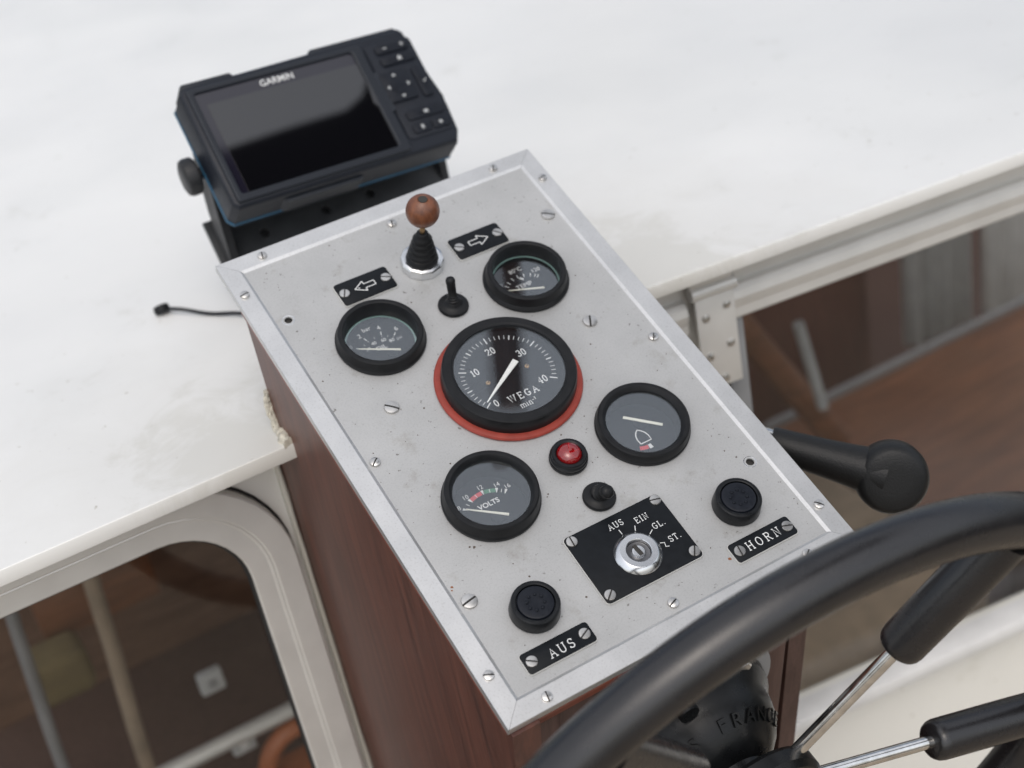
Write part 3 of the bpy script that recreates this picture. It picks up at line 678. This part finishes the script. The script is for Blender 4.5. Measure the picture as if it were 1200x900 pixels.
# small name plates
hn = plate_part("name_plate", 174.2, 219.8, 21.9, 36.1, "small black plate engraved HORN"); bm = bm_new(); serif_bm(bm, "HORN", 5.6 * k, .60 * k, .1974, .0291, 0, .38); engr(hn, bm)
for u, a in ((179.5, 80), (215.5, -20)): put("screw", SCR_P, None, hn, pan(u, 29.1, N0, a))
an = plate_part("name_plate", 27.2, 73.2, 21.5, 35.8, "small black plate engraved AUS"); bm = bm_new(); serif_bm(bm, "AUS", 5.6 * k, .60 * k, .0516, .0276, 0, .36); engr(an, bm)
for u, a in ((32.4, -35), (67.9, 25)): put("screw", SCR_P, None, an, pan(u, 28.7, N0, a))

# ------------------------------------------------------------------ buttons, lamp, switches, joystick
BUT = lathem([(14.9, 0), (15.2, .6), (15.0, 3.5), (14.6, 8.6), (14.2, 9.6), (13.4, 10.2), (12.2, 10.2), (11.6, 9.8), (11.4, 7.6), (0, 7.4)], 64, "collar", 28)
CAP = lathem([(11.0, 0), (11.0, 2.4), (10.5, 3.2), (9.4, 3.5), (5, 3.25), (0, 3.1)], 48, "cap", 28)
DOT = lathem([(1.15, 0), (1.1, .6), (.7, 1.0), (0, 1.1)], 12, "dot")
for (u, v, lb) in ((51.4, 56.2, "black push button above the AUS plate"), (197.8, 57.0, "black push button above the HORN plate")):
    b = put("push_button", BUT, "plastic", con, pan(u, v), label=lb)
    put("button_cap", CAP, "button", b, pan(u, v, 6.6))
    for i in range(8): put("raised_dot", DOT, "button", b, pan(u + 5.2 * math.cos(R(45 * i + 20)), v + 5.2 * math.sin(R(45 * i + 20)), 9.8))
lp = put("warning_lamp", lathem([(11.8, 0), (12.3, .5), (12.3, 2.0), (11.8, 2.6), (12.1, 3.2), (12.1, 4.6), (11.4, 5.4), (11.3, 7.0), (10.8, 7.7), (9.2, 7.8), (8.2, 7.2), (8.0, 4), (0, 4)], 64, "lamp_body", 28), "plastic", con, pan(125.6, 136.1), label="small warning lamp with a red lens")
put("lens", lathem([(8.0, 5.2), (7.9, 7.2), (7.0, 9.0), (5.2, 10.4), (2.8, 11.2), (0, 11.5)], 48, "lens", 60), "lens", lp, pan(125.6, 136.1))
bm = bm_new()
for i in range(6): prism(bm, [(0.0, -.0004), (.0068, -.0004), (.0068, .0004), (0.0, .0004)], .0048, .0054 + i * 1e-5, M=Matrix.Rotation(R(60 * i), 4, 'Z'))
put("reflector", finish(bm, "reflector", 0), "nickel", lp, pan(125.6, 136.1))
def toggle(u, v, tilt, label, stem_len, rot, wid=1.0):
    t_ = put("toggle_switch", lathem([(10.2, 0), (10.5, .5), (10.5, 1.5), (9.9, 2.4), (7.0, 3.0), (5.4, 4.0), (5.0, 5.0), (4.2, 5.8), (0, 6.0)], 48, "boot", 40), "rubber", con, pan(u, v), label=label)
    M = pan(u, v, 4.6) @ Matrix.Rotation(R(rot), 4, 'Z') @ Matrix.Rotation(R(tilt), 4, 'X')
    put("lever", lathem([(x_ * wid, z_) for x_, z_ in [(4.3, -1.0), (4.2, 1.6), (3.5, 2.2), (3.8, 3.2), (3.2, 4.0), (3.4, 5.0), (2.9, 5.8), (3.1, stem_len - 5), (3.3, stem_len - 2.4), (2.6, stem_len - .8), (1.2, stem_len), (0, stem_len + .1)]], 28, "lever", 40), "rubber", t_, M)
toggle(125.3, 280, -18, "upright black rubber toggle switch between the upper gauges", 19.5, 0)
toggle(127.1, 103.1, 32, "tilted black rubber toggle switch above the ignition plate", 14.5, 0, 1.3)
jy = put("joystick", lathem([(14.9, -.2), (15.2, .5), (15.2, 5.6), (14.6, 6.6), (13.0, 7.2), (11.4, 7.0), (10.8, 5.6), (0, 5.4)], 12, "collar", 20), "nickel", con, pan(125.2, 323.4), label="joystick with brown wooden ball and black bellows in a silver collar")
bp_ = [(10.2, 5.0)]
for i in range(5):
    z = 6.2 + i * 4.6; r_ = 10.6 - i * 1.1
    bp_ += [(r_ + .5, z), (r_ + .6, z + 1.2), (r_ - .3, z + 2.6), (r_ - 1.0, z + 3.6)]
bp_ += [(4.4, 29.6), (3.9, 31.2), (2.8, 32.0), (0, 32.0)]
put("bellows", lathem(bp_, 48, "bellows", 50), "rubber", jy, pan(125.2, 323.4), label="ribbed black rubber bellows")
put("stem", lathem([(1.9, 30), (1.9, 45), (0, 45)], 16, "stem"), "brass", jy, pan(125.2, 323.4))
put("ball", lathem([(0, 39.6), (2.6, 39.7), (4.0, 40.8)] + [(11.4 * math.cos(R(a_)), 52.0 + 11.6 * math.sin(R(a_))) for a_ in range(-66, 76, 9)] + [(3.6, 63.0), (3.2, 62.6), (0, 62.6)], 48, "ball", 50), "ball", jy, pan(125.2, 323.4), label="turned brown wooden ball")
put("ball_plug", lathem([(3.1, 62.5), (3.1, 63.0), (0, 63.1)], 16, "plug"), "slot", jy, pan(125.2, 323.4))

# ------------------------------------------------------------------ fish finder on its bracket
GM = T3(.1554, .5015, .1949) @ Matrix.Rotation(.06, 4, 'Z') @ Matrix.Rotation(.0699, 4, 'Y') @ Matrix.Rotation(.8324, 4, 'X')
gf = thing("fish_finder", "black GARMIN fish finder with keypad tilted on the white roof", "fish finder", T3(.155, .53, .053))
def face_poly(d=0.):
    x0, x1, y0, y1 = -102.5 + d, 102.5 - d, -54 + d, 55.5 - d
    return [(x0 + 4, y0), (x1 - 5, y0), (x1 + .5, y0 + 10), (x1 + 2.5, y0 + 34), (x1 + 1.5, y0 + 42), (x1 - 3.5, y1 - 1.5), (x1 - 7.5, y1 + 3), (x0 + 5, y1), (x0, y1 - 5), (x0, y0 + 5)]
def mm(pts): return [(x * k, y * k) for x, y in pts]
gh = put("housing", prismm(mm(face_poly()), -.0285, -.0006, .0042, seg=3), "ghouse", gf, GM)
put("gasket_line", prismm(mm(face_poly(-.5)), -.0305, -.0283), "blue", gf, GM, label="thin blue line around the housing")
put("rear_shell", prismm(mm([(x * .93, y * .88) for x, y in face_poly(3)]), -.058, -.030, 0), "ghouse", gf, GM)
for x0, x1 in ((-99, -55), (13, 94)): put("top_ridge", prismm(mm(rrect(x0, x1, 53, 60 if x0 > 0 else 58.8, 2)), -.027, -.003, .0012), "gbevel", gf, GM)
for x0, x1 in ((-56, 8),): put("bottom_ridge", prismm(mm([(x0, -57.2), (x1, -57.2), (x1 + 5, -53), (x0 - 5, -53)]), -.027, -.010, .001), "gbevel", gf, GM)
put("screen_frame", holed([mm(rrect(-98, 55, -50.5, 51, 3)), mm(rrect(-92.8, 45.5, -44.2, 46, 2.5))], .0009, .0012, "frame"), "gbevel", gf, GM @ T3(0, 0, .0002))
scn = put("screen", prismm(mm(rrect(-93.2, 46, -44.6, 46.4, 2)), -.0012, .0002), "gborder", gf, GM)
put("display", prismm(mm(rrect(-86.2, 46, -44.5, 35.4, .6)), .0001, .00045), "gscreen", scn, GM)
put("lettering", sans("GARMIN", .0078, bold=.00004), "print", gf, GM @ T3(-.0240, .0405, .00055), label="white GARMIN lettering")
put("keypad_ledge", prismm(mm([(46, 20), (58, 24), (58, -14), (50, -15), (43, -2)]), -.001, .0022, .0008), "gbevel", gf, GM)
put("keypad_base", prismm(mm(rrect(57.5, 100, -42, 48, 4)), -.0012, .0004, .0003), "ghouse", gf, GM)
BT = MT['plastic']
def key(x0, x1, y0, y1, h=1.6, name="key"): return put(name, prismm(mm(rrect(x0, x1, y0, y1, 2.2)), 0, h * k, .0006), "button", gf, GM @ T3(0, 0, .0003))
def icon(p, bm): put("icon", finish(bm, "icon", 0), "dim", p, GM @ T3(0, 0, .0022))
def dots(cx, cy, sh):
    bm = bm_new(); prism(bm, [((cx + x) * k, (cy + y) * k) for x, y in sh], 0, .00015); return bm
rk = key(65.5, 96.5, 37.6, 45.6)
icon(rk, dots(74, 41.4, [(-1.6, -.5), (1.6, -.5), (1.6, .5), (-1.6, .5)]))
icon(rk, dots(90, 42.0, [(-1.7, -.5), (-.5, -.5), (-.5, -1.7), (.5, -1.7), (.5, -.5), (1.7, -.5), (1.7, .5), (.5, .5), (.5, 1.7), (-.5, 1.7), (-.5, .5), (-1.7, .5)]))
hk = key(65.5, 97.5, 26.2, 34.2); icon(hk, dots(82.5, 30.2, [(-1.8, -1.8), (1.8, -1.8), (1.8, .6), (0, 2.4), (-1.8, .6)]))
dp = key(57, 83, -7.4, 20, 2.0, "direction_pad")
for ax, ay, rot in ((70, 16.4, 0), (70.2, -3.6, 180), (61, 6.4, 90), (79.2, 6.4, 270)):
    c_, s_ = math.cos(R(rot)), math.sin(R(rot)); icon(dp, dots(ax, ay, [(x * c_ - y * s_, x * s_ + y * c_) for x, y in [(-2.0, -1.1), (2.0, -1.1), (0, 1.5)]]))
ck = key(87.5, 97, -9, 19.5); icon(ck, dots(94.0, 4.5, [(-1.8, .3), (-.8, -1.4), (1.8, 1.6), (1.3, 2.1), (-.7, -.2), (-1.2, .8)]))
b1 = key(64, 98.5, -26, -17.6); icon(b1, dots(81.6, -21.8, [(-1.9, -1.4), (1.9, -1.4), (1.9, 1.4), (-1.9, 1.4)]))
b2 = key(64, 80, -38.6, -30); icon(b2, dots(72.4, -34, [(-1.2, -1.9), (1.2, -1.9), (1.2, 1.7), (-1.2, 1.7)]))
b3 = key(82, 98, -38.6, -30); icon(b3, dots(89.4, -34.4, [(1.6 * math.cos(R(40 * i)), 1.6 * math.sin(R(40 * i))) for i in range(9)]))
# gimbal bracket with clamp knobs
def arm_pts(): return [(-.010, .022), (-.013, .008), (-.012, -.070), (.012, -.078), (.016, -.030), (.013, .010), (.008, .024)]
AX = Matrix(((0, 0, 1, 0), (1, 0, 0, 0), (0, 1, 0, 0), (0, 0, 0, 1)))
KZ = Vector((.0465, .527, .172))
put("bracket_arm", prismm([(y, z) for y, z in arm_pts()], -.0035, .0035, .001, AX), "bracket", gf, T3(.0560, .530, .166))
put("bracket_arm", prismm([(y, z) for y, z in arm_pts()], -.0035, .0035, .001, AX), "bracket", gf, T3(.2600, .545, .152))
put("bracket_plate", holed([[(-.106, -.036), (.106, -.036), (.106, .030), (-.106, .030)]] + [circle(x, .004, .0042, 20) for x in (-.062, -.005, .037)], .0022, .0006, "plate"), "bplate", gf, T3(.1537, .540, .099) @ Matrix.Rotation(R(52), 4, 'X'))
put("dark_backing", boxm(-.104, .104, -.034, .028, -.0012, .0012, .0), "seal", gf, T3(.1537, .540, .099) @ Matrix.Rotation(R(52), 4, 'X') @ T3(0, 0, -.0042))  # dark sheet added behind the plate so its holes look black
put("swivel_base", lathem([(56, 0), (56, 6), (50, 12), (40, 16), (30, 30), (0, 30)], 48, "base"), "bracket", gf, T3(.150, .560, .053))
KN = lathem([(5, 0), (5, 6), (13.5, 6.5), (15, 8), (15.2, 14), (14, 17), (11, 18.2), (0, 18.4)], 20, "knob", 25)
put("clamp_knob", KN, "bracket", gf, T3(.0535, .522, .1765) @ Matrix.Rotation(R(-90), 4, 'Y'))
bm = bm_new(); tube(bm, [(.105 + .016 * math.sin(i * .5), .545 + i * .002, .148 - i * .0065) for i in range(14)], .0035, 10)
put("cable", finish(bm, "cable", 60), "rubber", gf)

# ------------------------------------------------------------------ plug on a stem lying on the roof
rp = thing("rubber_plug", "thin black rubber plug with a ring end lying on the white roof", "plug", T3(.0, .57, .053))
bm = bm_new()
pp = [Vector((-.0015, .5735, .0575)).lerp(Vector((.052, .502, .0555)), i / 10) + Vector((0, 0, .0012 * math.sin(i * .9))) for i in range(11)]
tube(bm, pp, .0016, 10); put("stem", finish(bm, "stem", 60), "rubber", rp)
put("ring_end", lathem([(3.0, -2.5), (5.2, -2.2), (5.6, 0), (5.2, 2.6), (3.4, 3.2), (2.4, 2.0), (0, 1.6)], 28, "ring"), "rubber", rp, T3(-.003, .5755, .0572) @ Matrix.Rotation(R(-30), 4, 'X') @ Matrix.Scale(1.25, 4))

# ------------------------------------------------------------------ steering wheel
phi, psi = R(-17.2), -.04
wc = Vector((.1308, -.0536, -.1189)); wa = Vector((math.sin(psi) * math.cos(phi), -math.cos(psi) * math.cos(phi), math.sin(phi)))
we1 = Vector((math.cos(psi), math.sin(psi), 0)); we2 = wa.cross(we1)
WB = Matrix(((we1.x, we2.x, wa.x, wc.x), (we1.y, we2.y, wa.y, wc.y), (we1.z, we2.z, wa.z, wc.z), (0, 0, 0, 1)))
sw = thing("steering_wheel", "black sleeved boat steering wheel with thin steel spokes", "steering wheel", WB)
bm = bm_new(); tube(bm, [(.240 * math.cos(R(i * 2)), .240 * math.sin(R(i * 2)), 0) for i in range(180)], .0150, 28, closed=True)
put("rim", finish(bm, "rim", 60), "wheel", sw, WB)
ap = Vector((.004, -.002, -.0256))
for ai in (57, -14, 123, 193, 264):
    e = Vector((.240 * math.cos(R(ai)), .240 * math.sin(R(ai)), 0)); L = (e - ap)
    f0 = .56 if ai != 123 else .47
    bm = bm_new(); tube(bm, [ap + L * q for q in (.10, .3, .5, .7, .94)], .0043, 20)
    s_ = put("spoke", finish(bm, "spoke", 60), "chrome", sw, WB)
    bm = bm_new(); qs = [f0, f0 + .006, f0 + .016, f0 + .03, .8, .95]; tube(bm, [ap + L * q for q in qs], [.0100, .0118, .0130, .0135, .0138, .0138], 28)
    put("sleeve", finish(bm, "sleeve", 40), "wheel", s_, WB)
put("hub", lathem([(0, -26), (40, -26), (42, -23), (42, -15), (39, -11), (24, -9), (22, -4), (0, -3)], 56, "hub", 30), "cast", sw, WB)

# helm unit behind the wheel
hc = wc - wa * .092
HB = Matrix(((we1.x, we2.x, wa.x, hc.x), (we1.y, we2.y, wa.y, hc.y), (we1.z, we2.z, wa.z, hc.z), (0, 0, 0, 1)))
hu = thing("helm_unit", "black moulded helm housing embossed S FRANCE behind the steering wheel", "helm", HB)
put("backing_plate", lathem([(0, 0), (54, 0), (54, 4), (0, 4)], 48, "plate"), "greyp", hu, HB @ T3(.002, .012, .002))
put("housing", lathem([(58, 0), (56, 8), (51, 14), (49, 22), (46, 30), (40, 38), (31, 46), (24, 50), (22, 66), (0, 66)], 64, "housing", 40), "cast", hu, HB @ T3(-.006, 0, .006))
def on_cone(txt, a0, size, rr, zz, step):
    for i, ch in enumerate(txt):
        if ch == ' ': continue
        a = R(a0 - i * step)
        M = HB @ T3(-.006, 0, .006) @ Matrix.Rotation(a, 4, 'Z') @ T3(rr * k, 0, zz * k) @ Matrix.Rotation(R(48), 4, 'Y') @ Matrix.Rotation(R(-90), 4, 'Z')
        put("raised_letter", sans(ch, size, ext=.0006), "cast", hu, M)
on_cone("S FRANCE", 119, .0125, 43.4, 35.0, 13.5)
put("bolt", lathem([(6.2, 0), (6.2, 4.5), (5.2, 5.5), (0, 5.6)], 6, "bolt", 20), "nickel", hu, HB @ T3(.026, .044, .010))
put("clamp_screw", lathem([(9, 0), (9, 6), (7, 8), (6.5, 16), (0, 16)], 32, "clamp", 30), "cast", hu, HB @ T3(-.024, .054, .014))
put("shaft", lathem([(11, 0), (11, 40), (0, 40)], 32, "shaft"), "cast", hu, HB @ T3(0, 0, .045))

# ------------------------------------------------------------------ throttle lever
tl = thing("throttle_lever", "black throttle lever with fat grained grip right of the console", "lever", T3(.30, .12, -.06))
p0, p1 = Vector((.2720, .128, .004)), Vector((.333, .065, -.026))
bm = bm_new(); tube(bm, [p0 + (p1 - p0) * q for q in (-.55, -.2, .18)], [.010, .010, .0095], 18)
put("metal_arm", finish(bm, "arm", 50), "chrome", tl)
bm = bm_new(); qs = (.10, .12, .3, .5, .7, .85, .95); tube(bm, [p0 + (p1 - p0) * q for q in qs], [.0105, .0114, .0120, .0130, .0145, .0162, .0170], 24)
put("neck", finish(bm, "neck", 50), "grain", tl)
dv_ = Vector((.45, -.62, -.25)).normalized()
gk = T3(*p1) @ Matrix.Scale(1.06, 4) @ Vector((-.50, -.80, .33)).to_track_quat('Z', 'Y').to_matrix().to_4x4()
put("grip", lathem([(0, -17), (9, -17), (16, -15.5), (21, -11), (23.2, -5), (23.4, 2), (22.6, 8), (20.6, 11.6), (17.6, 13.2), (9, 13.9), (0, 14.0)], 56, "grip", 40), "grain", tl, gk)
put("mount", boxm(.2476, .262, .100, .190, -.10, .0, .004), "bracket", tl)

# ------------------------------------------------------------------ things inside the cabin
def th1(name, me, mat, label, cat, M=I4, group=None): return put(name, me, mat, None, M, label, cat, group)
# right hand side
tb = thing("saloon_table", "brown wooden table seen through the right window", "table", T3(1.45, .95, -1.3))
put("table_top", boxm(1.02, 2.2, .70, 1.16, -.84, -.81, .004), "teak", tb); put("edge_rail", boxm(1.02, 2.2, 1.161, 1.175, -.84, -.80, .003), "greyp", tb)
put("leg", boxm(1.4, 1.48, .90, .98, -1.3, -.84, .004), "mahog", tb)
def curtain_mesh(x0, x1, y, z0, z1):
    bm = bm_new(); n = 60; rows = []
    for j, z in enumerate((z0, (z0 * 2 + z1) / 3, (z0 + 2 * z1) / 3, z1)):
        rows.append([[bm.verts.new((x0 + (x1 - x0) * i / n, y + o + .018 * math.sin(i * .62 + .25 * j) + .008 * math.sin(i * 1.7 + j), z)) for i in range(n + 1)] for o in (0, .003)])
    for r0, r1 in zip(rows, rows[1:]):
        for s_ in (0, 1):
            for i in range(n): bm.faces.new((r0[s_][i], r0[s_][i + 1], r1[s_][i + 1], r1[s_][i]))
    return finish(bm, "curtain", 60)
th1("cabin_curtain", curtain_mesh(1.60, 1.76, 1.44, -1.0, .0), "curtain", "narrow folded grey curtain hanging behind the cabin table", "curtain")
th1("cabin_curtain", curtain_mesh(1.80, 1.95, 1.42, -1.0, .0), "white", "pale folded curtain hanging behind the cabin table beside the grey one", "curtain")
cb = thing("wood_cabinet", "dark wooden cabinet at the back of the cabin", "cabinet", T3(1.3, 1.7, -1.3))
put("carcass", boxm(.85, 1.60, 1.56, 1.9, -1.3, -.30, .004), "mahog", cb)
for i in range(2): put("door", boxm(.88 + i * .36, 1.22 + i * .36, 1.544, 1.56, -1.26, -.36, .004), "mahog", cb)
bm = bm_new(); tube(bm, [(.829, .80, -.385), (.859, .80, -.53)], .008, 14)
th1("white_rod", finish(bm, "rod"), "curtain", "short pale rod slanting behind the right window glass", "rod")
bm = bm_new(); tube(bm, [(.80, .95, -.38), (1.0, .95, -.72)], .022, 14)
th1("wood_brace", finish(bm, "brace"), "teak", "amber wooden brace slanting inside the right window", "brace")
th1("seat_cushion", boxm(.50, .98, .60, 1.00, -.86, -.76, .03, 4), "tan", "tan seat cushion inside the right window", "cushion")
th1("bench_box", boxm(.42, .96, .50, 1.02, -1.3, -.86, .01), "mahogf", "brown wooden bench below the tan cushion", "bench")
for i in range(3): th1("stowage_crate", boxm(.55 + i * .2, .71 + i * .2, .42, .48, -1.0 - .04 * i, -.84 - .04 * i, .01), "tan" if i != 1 else "greyp", ("tan box on the floor against the bench", "grey box on the floor against the bench", "tan box standing right of the grey box")[i], "box")
# left hand side
th1("cabin_shelf", boxm(-.9, .16, .70, 1.1, -.66, -.64, .003), "mahogf", "brown shelf inside the left window", "shelf")
bm = bm_new(); tube(bm, [(-.6, .70, -.50), (.10, .70, -.50)], .009, 14)
th1("shelf_rail", finish(bm, "rail"), "alu", "long pale rail running along the shelf inside the left window", "rail")
bm = bm_new(); tube(bm, [(-.118, .78, -.20), (-.127, .78, -.30), (-.133, .78, -.39), (-.142, .78, -.49), (-.15, .78, -.64)], .009, 14)
th1("grab_pole", finish(bm, "pole"), "tan", "bent pale pole inside the left window", "pole")
bm = bm_new(); tube(bm, [(-.205, .78, -.22), (-.213, .78, -.31), (-.224, .78, -.45), (-.235, .78, -.64)], .007, 14)
th1("grab_pole", finish(bm, "pole"), "greyp", "thin grey pole beside the ochre cushion in the cabin", "pole")
th1("ochre_cushion", boxm(-.225, -.155, .84, .90, -.465, -.405, .014, 4), "cushion", "small ochre cushion inside the left window", "cushion")
SWB = boxm(-.014, .014, -.006, .006, -.014, .014, .003)
s1 = th1("socket_plate", SWB, "curtain", "pale square socket plate above the pale rail", "socket", T3(-.052, .74, -.445))
put("socket", boxm(-.005, .005, -.008, -.005, -.005, .005, .001), "greyp", s1, T3(-.052, .74, -.445))
s2 = th1("socket_plate", SWB, "greyp", "grey square socket plate below the pale rail", "socket", T3(-.045, .72, -.525))
put("socket", boxm(-.005, .005, -.008, -.005, -.005, .005, .001), "white", s2, T3(-.045, .72, -.525))
bm = bm_new(); tube(bm, [(.012 + .045 * math.cos(R(a_)), .70, -.575 + .05 * math.sin(R(a_))) for a_ in range(40, 230, 12)], .011, 12)
th1("wood_hook", finish(bm, "hook", 60), "orange", "orange varnished curved wooden hook inside the left window", "hook")
th1("wood_block", boxm(-.05, .09, .66, .74, -.63, -.585, .008), "orange", "orange brown wooden block on the shelf inside the left window", "block")
th1("partition", boxm(-.30, .16, 1.1, 1.13, -1.3, .03), "cabinw", "dark brown wooden partition behind the shelf", "partition")
th1("teak_strip", boxm(-.19, -.05, .9, .96, -.42, -.33, .004), "teak", "amber wooden strip high inside the left window", "strip")

# ------------------------------------------------------------------ unseen, added to mirror dark in the glass: canopy, boom and mast
cn = thing("added_canopy", "unseen dark canopy on poles, added to mirror in the fish finder screen", "canopy", T3(1.0, -.2, -1.1))
cp = [(.45, -.46), (1.45, -.46), (1.45, .32), (1.085, .32), (1.03, .06), (1.045, .0), (1.03, -.035), (.99, -.056), (.86, -.062), (.70, -.074), (.45, -.095)]  # outline of the added sheet, shaped to its dark reflection in the screen
put("canvas", prismm(cp, 1.600, 1.606), "canvas", cn)
for x, y in ((.48, -.44), (1.43, -.44), (1.43, .22)):
    bm = bm_new(); tube(bm, [(x, y, -1.1), (x, y, 1.6)], .012, 12); put("pole", finish(bm, "pole"), "chrome", cn)
sp = thing("added_boom_and_mast", "unseen dark boom on a mast, added to mirror in the tachometer glass", "mast", T3(1.905, 3.05, -1.3))
bm = bm_new(); b0, b1 = Vector((.678, .27, 1.66)), Vector((1.905, 3.05, 1.72))  # unseen spar added for the dark band mirrored in the tachometer
tube(bm, [b0.lerp(b1, q) for q in (0, .01, .05, .5, 1)], [.026, .034, .037, .040, .040], 20); put("boom", finish(bm, "boom", 50), "mahog", sp)
bm = bm_new(); tube(bm, [(1.905, 3.05, -1.3), (1.905, 3.05, 5.0)], [.07, .06], 24); put("mast", finish(bm, "mast", 50), "alu", sp)

for o in list(C.objects):
    if o.parent is None:
        g_ = {"cabin_curtain": "curtains behind the cabin table", "socket_plate": "socket plates inside the left window", "grab_pole": "poles inside the left window", "stowage_crate": "boxes against the bench"}.get(o.name.split(".")[0])
        if g_: o["group"] = g_
